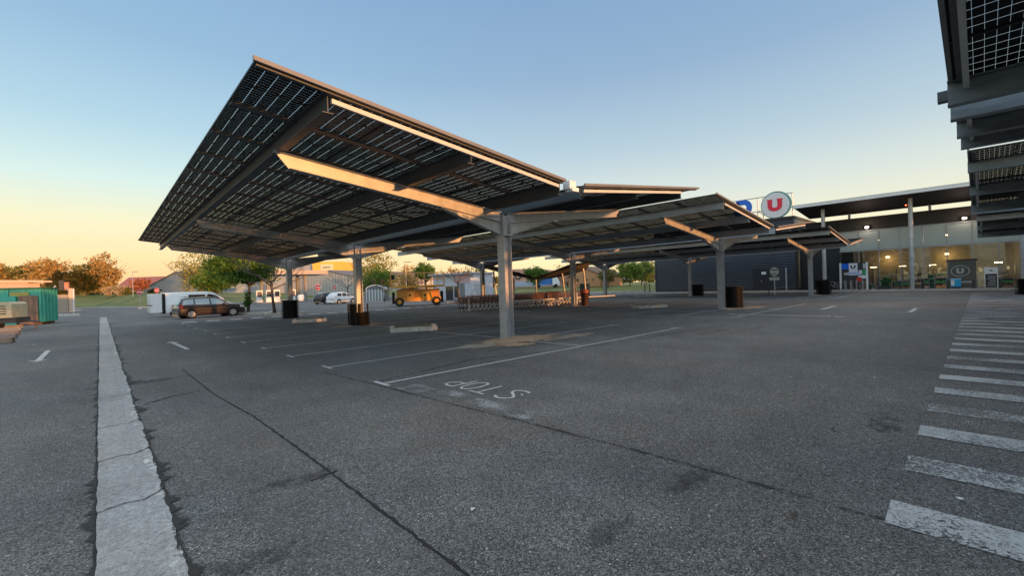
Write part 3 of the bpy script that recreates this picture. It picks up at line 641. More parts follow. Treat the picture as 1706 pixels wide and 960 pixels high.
def limbs(mb, base, h, r0, rs, cen=None, rad=None, nl=7, gen=2, up=.6, n=6, trunk_frac=.45):
    top = Vector(base)+Vector((rs.uniform(-.05, .05)*h, rs.uniform(-.05, .05)*h, h*trunk_frac))
    mid = (Vector(base)+top)/2+Vector((rs.uniform(-.02, .02)*h, rs.uniform(-.02, .02)*h, 0))
    mb.tube([base, mid, top], [r0*1.15, r0*.85, r0*.7], n)
    def br(p, d, L_, r, g):
        q = p+d*L_*.5+Vector((rs.uniform(-1, 1), rs.uniform(-1, 1), rs.uniform(-.3, .6)))*L_*.09; e = p+d*L_+Vector((0, 0, L_*.06))
        mb.tube([p, q, e], [r, r*.72, r*.4], 5 if r < .06 else n, cap=False)
        if g > 0:
            for _ in range(3):
                nd = (d+Vector((rs.uniform(-1, 1), rs.uniform(-1, 1), rs.uniform(-.2, .8)))*.7).normalized(); s0 = rs.uniform(.45, 1)
                br(p+(q-p)*min(1, s0*2) if s0 < .5 else q+(e-q)*(s0-.5)*2, nd, L_*rs.uniform(.5, .7), r*.5, g-1)
    for i in range(nl):
        a = 2*pi*i/nl+rs.uniform(-.3, .3); t = rs.uniform(.75, 1); p = Vector(base)+(top-Vector(base))*t
        br(p, Vector((cos(a), sin(a), up+rs.uniform(-.2, .5))).normalized(), h*(1-trunk_frac)*rs.uniform(.55, .8), r0*.5, gen)
def tree(name, label, cat, x, y, z, h, rx, crown_lo, lm, ncl=60, per=40, size=.2, r0=.15, seed=1, bark=None, group=None, nl=7, gen=1, shell=.5, crad=.3, rz_=None):
    rs = random.Random(seed); root = thing(name, label, cat, (x, y, z), 0, group)
    mb = MB(); limbs(mb, (0, 0, -.1), h*.92, r0, rs, nl=nl, gen=gen, trunk_frac=max(.2, crown_lo/h+.08)); mb.build('trunk', bark or M_BARK, root, smooth=True)
    if ncl:
        mb = MB(); leaves(mb, (0, 0, (crown_lo+h)/2), (rx, rx, (h-crown_lo)/2), ncl, per, size, seed, shell=shell, crad=crad); mb.build('crown', lm, root)
    return root
LG = leafmat('leaf_green', (.05, .12, .015), (.13, .22, .035)); LD = leafmat('leaf_dark', (.02, .03, .008), (.10, .085, .02))
LO = leafmat('leaf_bronze', (.30, .19, .06), (.55, .38, .14)); LY = leafmat('leaf_spring', (.20, .21, .05), (.40, .34, .1))
LR = leafmat('leaf_copper', (.32, .10, .05), (.48, .19, .1)); LB = leafmat('blossom', (.38, .28, .14), (.55, .45, .3)); LM = leafmat('leaf_mixed', (.10, .12, .03), (.30, .25, .08))
LV = leafmat('leaf_fresh', (.12, .20, .03), (.26, .32, .06))
TG = 'trees along the grass bank'
def ftree(name, label, px, ytop, ybot, w, d, lm, lo=.2, **k):
    """far tree: centre column px, top and base rows, crown width in px, distance"""
    x, y = gx(px, d); zb = zat(px, ybot, d); h = (ybot-ytop)*d/FPX; rx = w*d/FPX/2
    return tree(name, label, 'tree', x, y, zb, h, rx, h*lo, lm, group=k.pop('group', TG), **k)
ftree('broadleaf_tree', 'bronze tree cut off by the left edge behind the container', -6, 436, 492, 46, 120, LO, .2, ncl=60, per=32, size=.42, seed=11, crad=.28)
ftree('broadleaf_tree', 'thin greenish tree between two bronze ones at far left', 38, 434, 492, 44, 122, LM, .25, ncl=55, per=26, size=.4, seed=12, crad=.26)
ftree('broadleaf_tree', 'broad bronze tree left of the dark hedge', 84, 430, 492, 58, 118, LO, .15, ncl=85, per=36, size=.42, seed=13, crad=.26)
ftree('tall_tree', 'tallest pointed tree right of the dark hedge', 172, 420, 491, 46, 112, LO, .05, ncl=110, per=46, size=.36, seed=14, crad=.24, shell=.3)
ftree('broadleaf_tree', 'greenish tree leaning on the tallest one, above the hedge', 146, 436, 488, 34, 116, LM, .2, ncl=50, per=34, size=.4, seed=15)
ftree('copper_tree', 'small copper red tree behind the no entry sign', 234, 462, 492, 26, 100, LR, .2, ncl=50, per=34, size=.26, seed=16)
# dark hedge
x, y = gx(129, 108); zb = zat(129, 492, 108); root = thing('hedge', 'tall dark clipped hedge below the bronze trees', 'hedge', (x, y, zb), R(-8))
mb = MB(); rs = np.random.RandomState(3)
for i in range(9): leaves(mb, (-3.4+i*.85, 0, 3.1), (.9, 1.3, 3.3), 26, 40, .26, 50+i, shell=.5, crad=.3)
mb.build('foliage', LD, root)
mb = MB()
for i in range(5): mb.tube([(-3+i*1.5, 0, -.2), (-3+i*1.5, .1, 3.5)], .08, 5)
mb.build('stems', M_BARK, root)
for k, (px, yt, w, lm, lb) in enumerate([(187, 474, 26, LB, 'pale blossoming shrub right of the tallest tree'), (203, 476, 26, LB, 'creamy blossoming shrub in the middle of the row below the red roof'), (216, 478, 18, LM, 'green shrub at the right end of the blossoming row'), (256, 478, 22, LD, 'dark low bush behind the no entry signs')]):
    x, y = gx(px, 98); zb = zat(px, 494, 98); root = thing('shrub', lb, 'shrub', (x, y, zb), 0, 'shrubs along the grass bank'); h = (494-yt)*98/FPX
    mb = MB(); leaves(mb, (0, 0, h*.5), (w*98/FPX/2, 1.2, h*.5), 24, 40, .2, 70+k, shell=.4); mb.build('foliage', lm, root)
    mb = MB(); limbs(mb, (0, 0, -.1), h*.8, .05, random.Random(k), nl=5, gen=0); mb.build('stems', M_BARK, root)
ftree('spring_tree', 'tall loose tree in yellow young leaf rising behind the ivy tree', 338, 418, 497, 92, 92, LY, .08, ncl=130, per=30, size=.24, seed=21, crad=.2, gen=2, r0=.2, group='trees beyond the cars')
ftree('broadleaf_tree', 'small green tree directly left of the ivy tree', 358, 450, 505, 60, 70, LG, .3, ncl=120, per=50, size=.2, seed=22, group='trees beyond the cars')
t_ = tree('ivy_tree', 'dense green tree with ivy on its trunk behind the dark estate car', 'tree', 9.9, 46.2, 0, 6.1, 3.0, 2.5, LG, ncl=190, per=70, size=.13, r0=.13, seed=23, crad=.26)
mb = MB(); leaves(mb, (0, 0, .9), (.35, .35, .9), 20, 40, .09, 5, shell=.4); mb.build('ivy', LG, t_)
def bare(name, label, x, y, h, r0, seed, tf=.4, gen=3, nl=5, up=.6, bark=None, group='bare pollarded trees on the lot'):
    root = thing(name, label, 'tree', (x, y, 0), 0, group); mb = MB(); limbs(mb, (0, 0, 0), h, r0, random.Random(seed), nl=nl, gen=gen, up=up, trunk_frac=tf); mb.build('trunk', bark or M_BARK, root, smooth=True)
    return root
bare('plane_tree', 'bare tree with a fine twig crown beside the tall ribbed guard', 9.9, 37.6, 5.0, .11, 31, .5, 4, 6, .35)
bare('plane_tree', 'bare dark forked tree at the left end of the trolley row', 27.4, 37.3, 4.3, .11, 32, .55, 2, 5, .5)
for k, (px, d, h, lb) in enumerate([(610, 72, 5, 'bare tree just right of the second column'), (580, 80, 6, 'bare tree just left of the second column'), (640, 60, 3.6, 'bare stake-thin tree left of the lift'), (1070, 90, 6, 'bare tree left of the dark clad building')]):
    x, y = gx(px, d); bare('plane_tree', lb, x, y, h, .1, 40+k, .42, 3, 5, .5)
ftree('spring_tree', 'tall yellow green tree right of the second column', 628, 414, 500, 70, 86, LY, .1, ncl=110, per=34, size=.22, seed=24, crad=.22, group='trees beyond the lift', gen=2)
ftree('broadleaf_tree', 'lower deep green tree left of the lift platform', 632, 446, 500, 60, 76, LG, .15, ncl=90, per=44, size=.2, seed=25, group='trees beyond the lift')
ftree('spring_tree', 'bronze tree above the lift\'s railing', 680, 444, 495, 36, 105, LO, .1, ncl=60, per=30, size=.28, seed=26, group='trees beyond the lift')
ftree('topiary_tree', 'round clipped green tree above the lift platform', 709, 437, 498, 42, 66, LG, .5, ncl=90, per=44, size=.15, seed=27, group='trees beyond the lift', crad=.24)
ftree('spring_tree', 'bronze tree behind the white kiosk', 760, 443, 495, 30, 110, LO, .2, ncl=50, per=30, size=.28, seed=28, group='trees beyond the lift')
ftree('spring_tree', 'light young tree right of the bare forked tree', 794, 440, 496, 50, 80, LY, .3, ncl=60, per=16, size=.18, seed=29, group='trees beyond the lift', crad=.2)
ftree('broadleaf_tree', 'rounded green tree behind the shade sail', 893, 444, 484, 38, 78, LG, .3, ncl=80, per=44, size=.18, seed=30, group='trees beyond the sail')
ftree('spring_tree', 'bare orange tinged tree before the brick building', 945, 436, 484, 46, 98, LO, .2, ncl=40, per=14, size=.2, seed=33, group='trees beyond the sail', gen=2)
ftree('broadleaf_tree', 'airy tree left of the green barn', 1013, 446, 480, 30, 84, LM, .3, ncl=60, per=30, size=.18, seed=34, group='trees before the clad building')
ftree('broadleaf_tree', 'large fresh green tree left of the clad building', 1050, 434, 477, 48, 88, LV, .1, ncl=110, per=44, size=.2, seed=35, group='trees before the clad building', crad=.24)
ftree('broadleaf_tree', 'green tree touching the corner of the clad building', 1078, 432, 477, 36, 94, LV, .25, ncl=80, per=40, size=.2, seed=36, group='trees before the clad building')
# distant wood
mb = MB(); k = 0
for px in range(-60, 1120, 18):
    d = 230; x, y = gx(px, d); yt = 478 if px < 300 else (470 if px < 700 else 462)
    h = (yh(px)-yt)*d/FPX+1.6; h = max(h, 5)
    leaves(mb, (x, y, h*.5+1), (5.5, 5.5, h*.5), 22, 22, .8, 300+px, shell=.4, crad=.35)
for k in range(34):  # unseen trees added so the shop glass reflects less bright sky
    leaves(mb, (-88+rnd.uniform(-3, 3), -70+k*4.6, 8), (4.5, 4.5, rnd.uniform(7.5, 10)), 40, 34, .8, 900+k, shell=.4, crad=.3)
o = mb.build('distant_wood', LM); o['kind'] = 'stuff'

# ================================================================== FAR BUILDINGS
def wallbox(px0, px1, ytop, ybot, d, depth, name, label, m, roof=None, cat='building', roofm=None, d2=None):
    """a building whose front runs from px0 to px1 at the given distances"""
    a = Vector(gx(px0, d)); b = Vector(gx(px1, d2 or d)); u = (b-a); w = u.length; ang = atan2(u.y, u.x)
    z0 = zat((px0+px1)/2, ybot, d); z1 = zat(px0, ytop, d)
    root = thing(name, label, cat, (a.x, a.y, min(z0, 1.2)), ang); h = z1-min(z0, 1.2)
    return root, w, h
root, w, h = wallbox(194, 300, 470, 492, 170, 30, 'red_roof_house', 'long low building with dull red roof beyond the shrubs', None)
mb = MB(); mb.box((0, 0, -1), (w, 14, h*.62)); mb.build('wall', mat('ochre_wall', (.5, .33, .16), .8, var=.1), root)
mb = MB(); mb.prism([(-.5, h*.58), (7, h*1.28), (14.5, h*.58)], 0, -1, w+1); mb.build('roof', mat('red_sheet_roof', (.30, .10, .085), .6, var=.1), root)
def gabled(label, pts_left, pts_peak, pts_right, ybot, d0, d1, m, name='warehouse', ribs=True, roofc=(.3, .28, .27)):
    """gable end facing the lot: eave - ridge - eave given as pixel columns/rows, left end at distance d0, right at d1"""
    a = Vector(gx(pts_left[0], d0)); b = Vector(gx(pts_right[0], d1)); u = b-a; w = u.length; ang = atan2(u.y, u.x)
    root = thing(name, label, 'building', (a.x, a.y, 0), ang)
    t = (pts_peak[0]-pts_left[0])/(pts_right[0]-pts_left[0]); dp = d0+(d1-d0)*t
    zl, zp, zr = zat(*pts_left, d0), zat(*pts_peak, dp), zat(*pts_right, d1)
    px_ = (Vector(gx(pts_peak[0], dp))-a).length
    mb = MB(); mb.prism([(0, 0), (w, 0), (w, zr), (px_, zp), (0, zl)], 1, 0, 40); mb.build('wall', m, root)
    mb = MB(); e = .15
    for (x0, z0), (x1, z1) in (((-.3, zl), (px_, zp)), ((px_, zp), (w+.3, zr))):
        mb.add([(x0, -.3, z0+e), (x1, -.3, z1+e), (x1, 40.3, z1+e), (x0, 40.3, z0+e), (x0, -.3, z0+.01), (x1, -.3, z1+.01), (x1, 40.3, z1+.01), (x0, 40.3, z0+.01)], [(0, 1, 2, 3), (7, 6, 5, 4), (0, 4, 5, 1), (1, 5, 6, 2), (2, 6, 7, 3), (3, 7, 4, 0)])
    mb.build('roof', mat('roof_sheet', roofc, .6), root)
    if ribs:
        mb = MB()
        for i in range(int(w/1.2)):
            x = .6+i*1.2; zt = (zl+(zp-zl)*x/px_) if x < px_ else zp+(zr-zp)*(x-px_)/(w-px_); mb.box((x-.04, -.06, .1), (x+.04, -.002, zt-.05))
        mb.build('wall_rib', M_GREY, root)
    return root, w
r_, w_ = gabled('blue grey warehouse with sloping roof edge left of the yellow tree', (240, 482), (298, 453), (360, 462), 492, 128, 112, mat('warehouse_blue', (.24, .29, .34), .6, var=.05))
mb = MB()
for i in range(3): mb.box((3+i*3.2, -.1, .8), (4.6+i*3.2, -.07, 2.6))
mb.build('window', M_GLS, r_)
gabled('pale grey warehouse with low gable behind the fuel pumps', (440, 466), (548, 451), (592, 462), 492, 138, 122, mat('warehouse_grey', (.42, .40, .37), .7, var=.06), roofc=(.16, .14, .13))
root, w, h = wallbox(522, 570, 437, 470, 165, 20, 'yellow_hall', 'tall hall with yellow upper wall behind the pale warehouse', None)
mb = MB(); mb.box((0, 0, -1), (w, 18, h)); mb.build('wall', mat('yellow_wall', (.72, .47, .07), .6), root)
mb = MB(); mb.box((w*.28, -.12, h-3.4), (w*.72, -.02, h-.9)); mb.build('sign_panel', mat('cream_sign', (.7, .62, .4), .6), root)
mb = MB()
for i in range(9): mb.box((w*(.36+i*.031), -.16, h-2.35), (w*(.36+i*.031)+w*.018, -.125, h-1.85))
mb.build('sign_lettering', M_DARKST, root)
mb = MB(); mb.box((-10, 1, -1), (-.1, 18, h*.93)); mb.build('grey_wing', mat('grey_wing_wall', (.33, .33, .34), .6), root)
# fuel station
p = Vector(gx(428, 76)); q = Vector(gx(548, 84)); u = q-p; ang = atan2(u.y, u.x); Lc = u.length
fs = thing('fuel_canopy', 'flat grey fuel station canopy on posts', 'canopy', (p.x, p.y, 0), ang)
zt = zat(470, 450, 78)
mb = MB(); mb.box((0, 0, zt-.75), (Lc, 9, zt)); mb.build('roof_slab', mat('canopy_grey', (.40, .33, .28), .6), fs)
for x, y in ((Lc*.18, 2), (Lc*.45, 2), (Lc*.7, 2), (Lc*.18, 7), (Lc*.7, 7)):
    mb = MB(); mb.box((x-.22, y-.22, 0), (x+.22, y+.22, zt-.76)); mb.build('post', M_GREY, fs)
mb = MB(); mb.box((-1, -1.2, 0), (Lc+2, 10, .14)); struct(mb.build('forecourt_slab', M_PAVE)).matrix_world = Matrix.Translation((p.x, p.y, 0)) @ Matrix.Rotation(ang, 4, 'Z')
for k, px in enumerate((432, 448, 461, 487)):
    a = gx(px, 79); root = thing('fuel_pump', ['white fuel pump farthest left under the canopy', 'second white fuel pump from the left', 'third white fuel pump from the left', 'white fuel pump right of the tall ribbed guard'][k], 'fuel pump', (a[0], a[1], .14), ang, 'white pumps under the fuel canopy')
    mb = MB(); mb.box((-.5, -.3, 0), (.5, .3, .9)); mb.box((-.5, -.25, .9), (-.38, .25, 2.0)); mb.box((.38, -.25, .9), (.5, .25, 2.0)); mb.box((-.5, -.3, 1.9), (.5, .3, 2.1)); mb.build('housing', M_WHITE, root)
    mb = MB(); mb.box((-.37, -.22, .91), (.37, .22, 1.85)); mb.build('display', M_DARKST, root)
    mb = MB(); mb.tube([(.3, -.33, 1.3), (.45, -.5, .6), (.35, -.4, .3)], .03, 6); mb.build('hose', M_BLK, root)
a = gx(501, 78); root = thing('storage_drum', 'squat white round tank on the forecourt', 'tank', (a[0], a[1], .14)); mb = MB(); mb.lathe([(.02, 1.15), (.35, 1.13), (.5, 1.03), (.52, .95), (.55, .93), (.55, .08), (.5, 0)], n=20); mb.smooth = True; mb.build('shell', M_WHITE, root); mb = MB(); mb.lathe([(.12, 1.22), (.12, 1.12)], n=12, capb=False); mb.disc((0, 0, 1.2), .12, (0, 0, 1), 12, .02); mb.build('lid', M_GREY, root)
# white kiosk group behind the lift
root, w, h = wallbox(722, 790, 460, 506, 60, 8, 'kiosk', 'white flat roofed kiosk with printed panels right of the lift', None, d2=56)
mb = MB(); mb.box((0, 0, 0), (w, 4, h)); mb.build('wall', mat('kiosk_white', (.55, .56, .6), .6, var=.08), root)
mb = MB(); mb.box((-.2, -.8, h), (w+.2, 4.2, h+.22)); mb.build('roof', mat('kiosk_roof', (.38, .36, .40), .6), root)
mb = MB(); mb.box((w*.32, -.04, .3), (w*.5, -.005, h*.62)); mb.box((w*.53, -.04, .9), (w*.62, -.005, h*.62)); mb.build('window', M_GLS, root)
mb = MB(); mb.box((w*.66, -.05, .1), (w*.78, -.005, h*.7)); mb.build('door', M_GREY, root)
mb = MB(); mb.box((w*.55, -.06, h*.72), (w*.92, -.01, h*.95)); mb.build('pink_panel', mat('pale_pink', (.6, .42, .42), .6), root)
root, w, h = wallbox(784, 808, 463, 507, 52, 3, 'ice_cabinet', 'white cabinet with swirling black pattern beside the kiosk', None, cat='cabinet')
pm = mat('scribble_print', (.62, .62, .62), .5); nn = pm.node_tree.nodes; ll = pm.node_tree.links; wv = nn.new('ShaderNodeTexNoise'); wv.inputs['Scale'].default_value = 3.2; wv.inputs['Detail'].default_value = 1; wv.inputs['Distortion'].default_value = 2
rr = nn.new('ShaderNodeValToRGB'); rr.color_ramp.interpolation = 'CONSTANT'; rr.color_ramp.elements[0].color = (.62, .62, .62, 1); rr.color_ramp.elements[1].position = .52; rr.color_ramp.elements[1].color = (.08, .08, .08, 1); e_ = rr.color_ramp.elements.new(.58); e_.color = (.62, .62, .62, 1)
tcx = nn.new('ShaderNodeTexCoord'); ll.new(tcx.outputs['Object'], wv.inputs[0]); ll.new(wv.outputs[0], rr.inputs[0]); ll.new(rr.outputs[0], nn['Principled BSDF'].inputs['Base Color'])
mb = MB(); mb.box((0, 0, 0), (w, 2, h)); mb.build('body', pm, root)
mb = MB(); mb.box((.1, -.05, .25), (w*.48, -.002, h*.8)); mb.box((w*.52, -.05, .25), (w-.1, -.002, h*.8)); mb.build('door', pm, root)
# glass trolley shelter with rounded roof
root, w, h = wallbox(610, 640, 477, 502, 66, 3, 'gas_bottle_cage', 'arched shelter of glass blocks left of the lift', None, cat='shelter')
arc = [(w/2+w/2*cos(a), h*.75+h*.28*sin(a)) for a in [pi*i/10 for i in range(11)]]
mb = MB(); mb.prism([(0, 0), (w, 0)]+arc, 1, 0, 2.4); mb.build('shell', mat('dark_mesh_glass', (.12, .15, .17), .2), root)
mb = MB()
for i in range(7): mb.box((w*i/6-.04, -.06, 0), (w*i/6+.04, -.003, h*.78))
for k in range(6): mb.box((0, -.085, h*.13*k), (w, -.062, h*.13*k+.06))
mb.tube([(x, -.04, z+.03) for x, z in arc], .07, 6); mb.build('white_lattice', M_WHITE, root)
# long buildings behind the sail
root, w, h = wallbox(838, 950, 449, 478, 104, 12, 'salmon_hall', 'long hall with salmon front and round dark emblem beyond the sail', None, d2=98)
mb = MB(); mb.prism([(0, 0), (w, 0), (w, h*.72), (w*.5, h*.95), (0, h*1.0)], 1, 0, 14); mb.build('wall', mat('salmon_wall', (.55, .30, .22), .7, var=.1), root)
mb = MB(); mb.box((0, -.1, .2), (w*.7, -.01, h*.32)); mb.build('glazed_base', mat('pale_blue_base', (.35, .42, .52), .4), root)
mb = MB(); mb.disc((w*.24, -.12, h*.62), .9, (0, 1, 0), 20, .1); mb.build('emblem', M_DARKST, root)
mb = MB(); mb.disc((w*.24, -.14, h*.62), .55, (0, 1, 0), 20, .015); mb.build('emblem_core', mat('salmon_core', (.5, .28, .2), .7), root)
root, w, h = wallbox(948, 1000, 448, 478, 92, 12, 'brick_house', 'orange brick house with gable and small windows', None, d2=88)
mb = MB(); mb.prism([(0, 0), (w, 0), (w, h*.6), (w*.42, h*1.05), (0, h*.5)], 1, 0, 12); mb.build('wall', mat('orange_brick', (.48, .25, .12), .8, var=.15), root)
mb = MB()
for (x0, z0), (x1, z1) in (((-.3, h*.49), (w*.42, h*1.06)), ((w*.42, h*1.06), (w+.3, h*.58))):
    mb.add([(x0, -.2, z0+.18), (x1, -.2, z1+.18), (x1, 12.2, z1+.18), (x0, 12.2, z0+.18), (x0, -.2, z0+.012), (x1, -.2, z1+.012), (x1, 12.2, z1+.012), (x0, 12.2, z0+.012)], [(0, 1, 2, 3), (7, 6, 5, 4), (0, 4, 5, 1), (1, 5, 6, 2), (2, 6, 7, 3), (3, 7, 4, 0)])
mb.build('roof', mat('brown_tile', (.2, .12, .08), .8), root)
for i, x in enumerate((.25, .55, .75)):
    mb = MB(); mb.box((w*x, -.04, h*.3), (w*x+.5, -.003, h*.45)); mb.build('window', M_GLS, root)
root, w, h = wallbox(998, 1052, 467, 479, 105, 10, 'green_barn', 'low teal barn with pale roof between the trees', None)
mb = MB(); mb.box((0, 0, -.5), (w, 8, h)); mb.build('wall', mat('teal_wall', (.13, .25, .2), .6), root)
mb = MB(); mb.prism([(-.4, h), (4, h+1.1), (8.4, h)], 0, -.3, w+.3); mb.build('roof', mat('pale_sheet', (.4, .42, .42), .5), root)
# blue tarpaulin truck and white car far off
a = gx(906, 92); root = thing('box_truck', 'small truck with blue tarpaulin beyond the sail', 'truck', (a[0], a[1], zat(906, 480, 92)), R(-40))
mb = MB(); mb.box((-2, -1, .7), (1.6, 1, 2.9)); mb.build('tarpaulin', mat('tarp_blue', (.03, .14, .42), .6), root); mb = MB(); mb.prism([(1.7, .5), (3.2, .5), (3.2, 1.3), (2.7, 2.2), (1.7, 2.2)], 1, -.95, .95); mb.build('cab', M_WHITE, root)
for x in (-1.2, 2.4):
    for s in (-1, 1): mb = MB(); mb.tube([(x, s*.75, .4), (x, s*1.0, .4)], .4, 12); mb.build('wheel', M_TYRE, root)

# street lamps
for k, (px, yt, d, lb) in enumerate([(222, 453, 90, 'slim street lamp left of the blue grey warehouse'), (677, 437, 80, 'street lamp with flat head above the lift'), ]):
    a = gx(px, d); h = zat(px, yt, d); root = thing('street_lamp', lb, 'street lamp', (a[0], a[1], 0), R(-40), 'street lamps beyond the lot')
    mb = MB(); mb.tube([(0, 0, 0), (0, 0, h*.98)], [.09, .05], 8); mb.build('pole', M_GALV, root)
    mb = MB(); mb.box((-.3 if k else 0, -.12, h-.05), (1.1 if k == 0 else 1.0, .12, h+.07)); mb.build('lamp_head', M_GREY, root)

# road signs
def roadsign(label, px, ysign, ybase, d, r, kind='noentry', group='no entry signs'):
    a = gx(px, d); z = zat(px, ysign, d); f = Vector((-CF[0], -CF[1], 0)).normalized()
    root = thing('road_sign', label, 'road sign', (a[0], a[1], 0), 0, group)
    mb = MB(); mb.tube([(0, 0, 0), (0, 0, z+r*.6)], .035, 8); mb.build('post', M_GALV, root)
    mb = MB(); mb.disc(f*.05+Vector((0, 0, z)), r, f, 24, .02); mb.build('sign_rim', M_WHITE, root)
    mb = MB(); mb.disc(f*.073+Vector((0, 0, z)), r*.93, f, 24, .004); mb.build('sign_face', M_REDS if kind == 'noentry' else M_WHITE, root)
    mb = MB(); ang = atan2(f.y, f.x)+pi/2; mb.cbox(f*.083+Vector((0, 0, z)), (r*1.35, .004, r*.3), ang); mb.build('sign_bar', M_WHITE if kind == 'noentry' else M_DARKST, root)
    mb = MB(); mb.lathe([(.3, 0), (.25, .12), (.05, .16)], n=12); mb.build('foot', M_KERB, root); return root
roadsign('no entry sign left of the open van door', 233, 487, 507, 66, .42)
roadsign('no entry sign peeping over the van door', 262, 484, 506, 74, .40)
roadsign('larger no entry sign left of the small white car', 530, 479, 500, 70, .45)
roadsign('smaller no entry sign above the small white car', 558, 479, 500, 84, .35)
roadsign('small no entry sign seen through the lift railing', 703, 471, 500, 62, .26)
a = gx(542, 71); root = thing('small_notice_board', 'small white panel beside the larger no entry sign', 'panel', (a[0], a[1], 0), R(-42)); mb = MB(); mb.box((-.36, -.02, .75), (.36, .02, 1.15)); mb.build('board', M_WHITE, root); mb = MB(); mb.tube([(-.3, .03, 0), (-.3, .03, 1)], .03, 6); mb.tube([(.3, .03, 0), (.3, .03, 1)], .03, 6); mb.build('post', M_GALV, root)

# ================================================================== VEHICLES
def vehicle(name, label, cat, loc, rz, L_, wid, prof, paint, glass, wheels, wr, side_win, lower=None, group=None, lamp=None):
    """prof: stations (x, z_belt, z_roof or None, half width, roof half width); nose at +x; side windows as (xa, xb) spans"""
    root = thing(name, label, cat, loc, rz, group); z0 = .22 if wr < .33 else .26
    def sec(s):
        x, zb, zr, w, wrf = s; zr = zr or zb+.02
        pts = [(x, w*.9, z0), (x, w*.985, z0+.12), (x, w, (z0+zb)/2), (x, w*.97, zb-.03), (x, w*.955, zb), (x, wrf+.03, zr-.07), (x, wrf-.05, zr), (x, 0, zr+.015)]
        return pts
    mb = MB(); m = 8; S_ = [sec(s) for s in prof]; vs = [p for s in S_ for p in s]+[(p[0], -p[1], p[2]) for s in S_ for p in s]; n = len(S_); fs = []
    for i in range(n-1):
        for j in range(m-1):
            a = i*m+j; fs.append((a, a+1, a+m+1, a+m)); b = n*m+a; fs.append((b, b+m, b+m+1, b+1))
        a = i*m; b = n*m+a; fs.append((a, a+m, b+m, b))
    for i in (0, n-1):
        q = [i*m+j for j in range(m)]; w_ = [n*m+i*m+j for j in range(m-2, -1, -1)]; fs.append(tuple(q+w_))
    mb.add(vs, fs); body = mb.build('body', paint, root)
    md = body.modifiers.new('bev', 'BEVEL'); md.width = .025; md.segments = 2; md.limit_method = 'ANGLE'; md.angle_limit = R(24)
    body.data.polygons.foreach_set('use_smooth', [True]*len(body.data.polygons))
    def interp(x):
        xs = [s[0] for s in prof]; return [float(np.interp(x, xs, [(s[k] if s[k] is not None else s[1]+.02) for s in prof])) for k in range(1, 5)]
    def wpt(x, t, s):   # point on the greenhouse side between belt (0) and roof (1)
        zb, zr, w, wrf = interp(x); ya, yb = w*.955, wrf+.03; za, zb2 = zb, zr-.07
        return (x, s*(ya+(yb-ya)*t+.012), za+(zb2-za)*t)
    for (xa, xb, ta, tb, sa, sb) in side_win:
        for s in (-1, 1):
            mb = MB(); pts = []
            for i in range(5):
                u = i/4; x0 = xa+(xb-xa)*u; x1 = xa+sa+(xb+sb-xa-sa)*u
                p0 = wpt(x0, ta, s); p1 = wpt(x1, tb, s); pts += [p0, p1]
            k = len(pts); q = [(x, y-s*.03, z) for x, y, z in pts]
            mb.add(pts, [(2*i, 2*i+1, 2*i+3, 2*i+2)[::s] for i in range(4)]); mb.build('side_window', glass, root)
    for (xw) in wheels:
        for s in (-1, 1):
            mb = MB(); yy = wid/2; mb.disc((xw, s*(yy-.10), wr+.02), wr*1.18, (0, s, 0), 24, .105); mb.build('wheel_arch', M_BLK, root)
            mb = MB(); prof_ = [(wr*.7, -.1), (wr*.97, -.1), (wr, -.07), (wr, .07), (wr*.97, .1), (wr*.7, .1)]; k = 20
            vs_ = [(xw+r_*cos(2*pi*j/k), s*(yy-.08)+z_, wr+r_*sin(2*pi*j/k)) for r_, z_ in prof_ for j in range(k)]; f_ = []
            for i in range(5):
                for j in range(k): a = i*k+j; b = i*k+(j+1) % k; f_.append((a, b, b+k, a+k))
            mb.add(vs_, f_); wl = mb.build('wheel', M_TYRE, root)
            mb = MB(); mb.disc((xw, s*(yy+.0), wr), wr*.68, (0, s, 0), 20, .025); rim = mb.build('rim', M_RIM, wl)
            mb = MB()
            for j in range(6): a = j*pi/3+.3; mb.disc((xw+wr*.42*cos(a), s*(yy+.026), wr+wr*.42*sin(a)), wr*.11, (0, s, 0), 8, .004)
            mb.build('rim_hole', M_BLK, wl)
    # front and rear screens
    return root, interp
def quadpart(root, name, pts, m, th=.0):
    mb = MB(); mb.add(pts, [tuple(range(len(pts)))]); return mb.build(name, m, root)
# dark estate car
a, b = Vector(G(319.5, 531)[:2]), Vector(G(391, 525.5)[:2]); mid = (a+b)/2; ang = atan2(1.2, 2.55)
est_prof = [(-2.08, .72, None, .76, .6), (-2.02, .92, 1.0, .84, .62), (-1.78, .96, 1.42, .87, .60), (-1.5, .95, 1.5, .88, .60), (-.3, .93, 1.52, .88, .60), (.35, .92, 1.48, .88, .60), (.75, .92, 1.3, .88, .62), (1.25, .93, None, .87, .7), (1.8, .86, None, .85, .68), (2.15, .76, None, .80, .62), (2.28, .6, None, .72, .55)]
car, f_ = vehicle('estate_car', 'dark estate car parked in front of the white van', 'car', (5.95, 39.9, 0), R(9), 4.5, 1.76, est_prof, M_CARD, M_GLS_L, (-1.32, 1.35), .31, [(-1.85, -1.15, .12, .9, .12, .0), (-1.05, -.15, .1, .92, 0, 0), (-.05, 1.0, .1, .92, 0, -.42)])
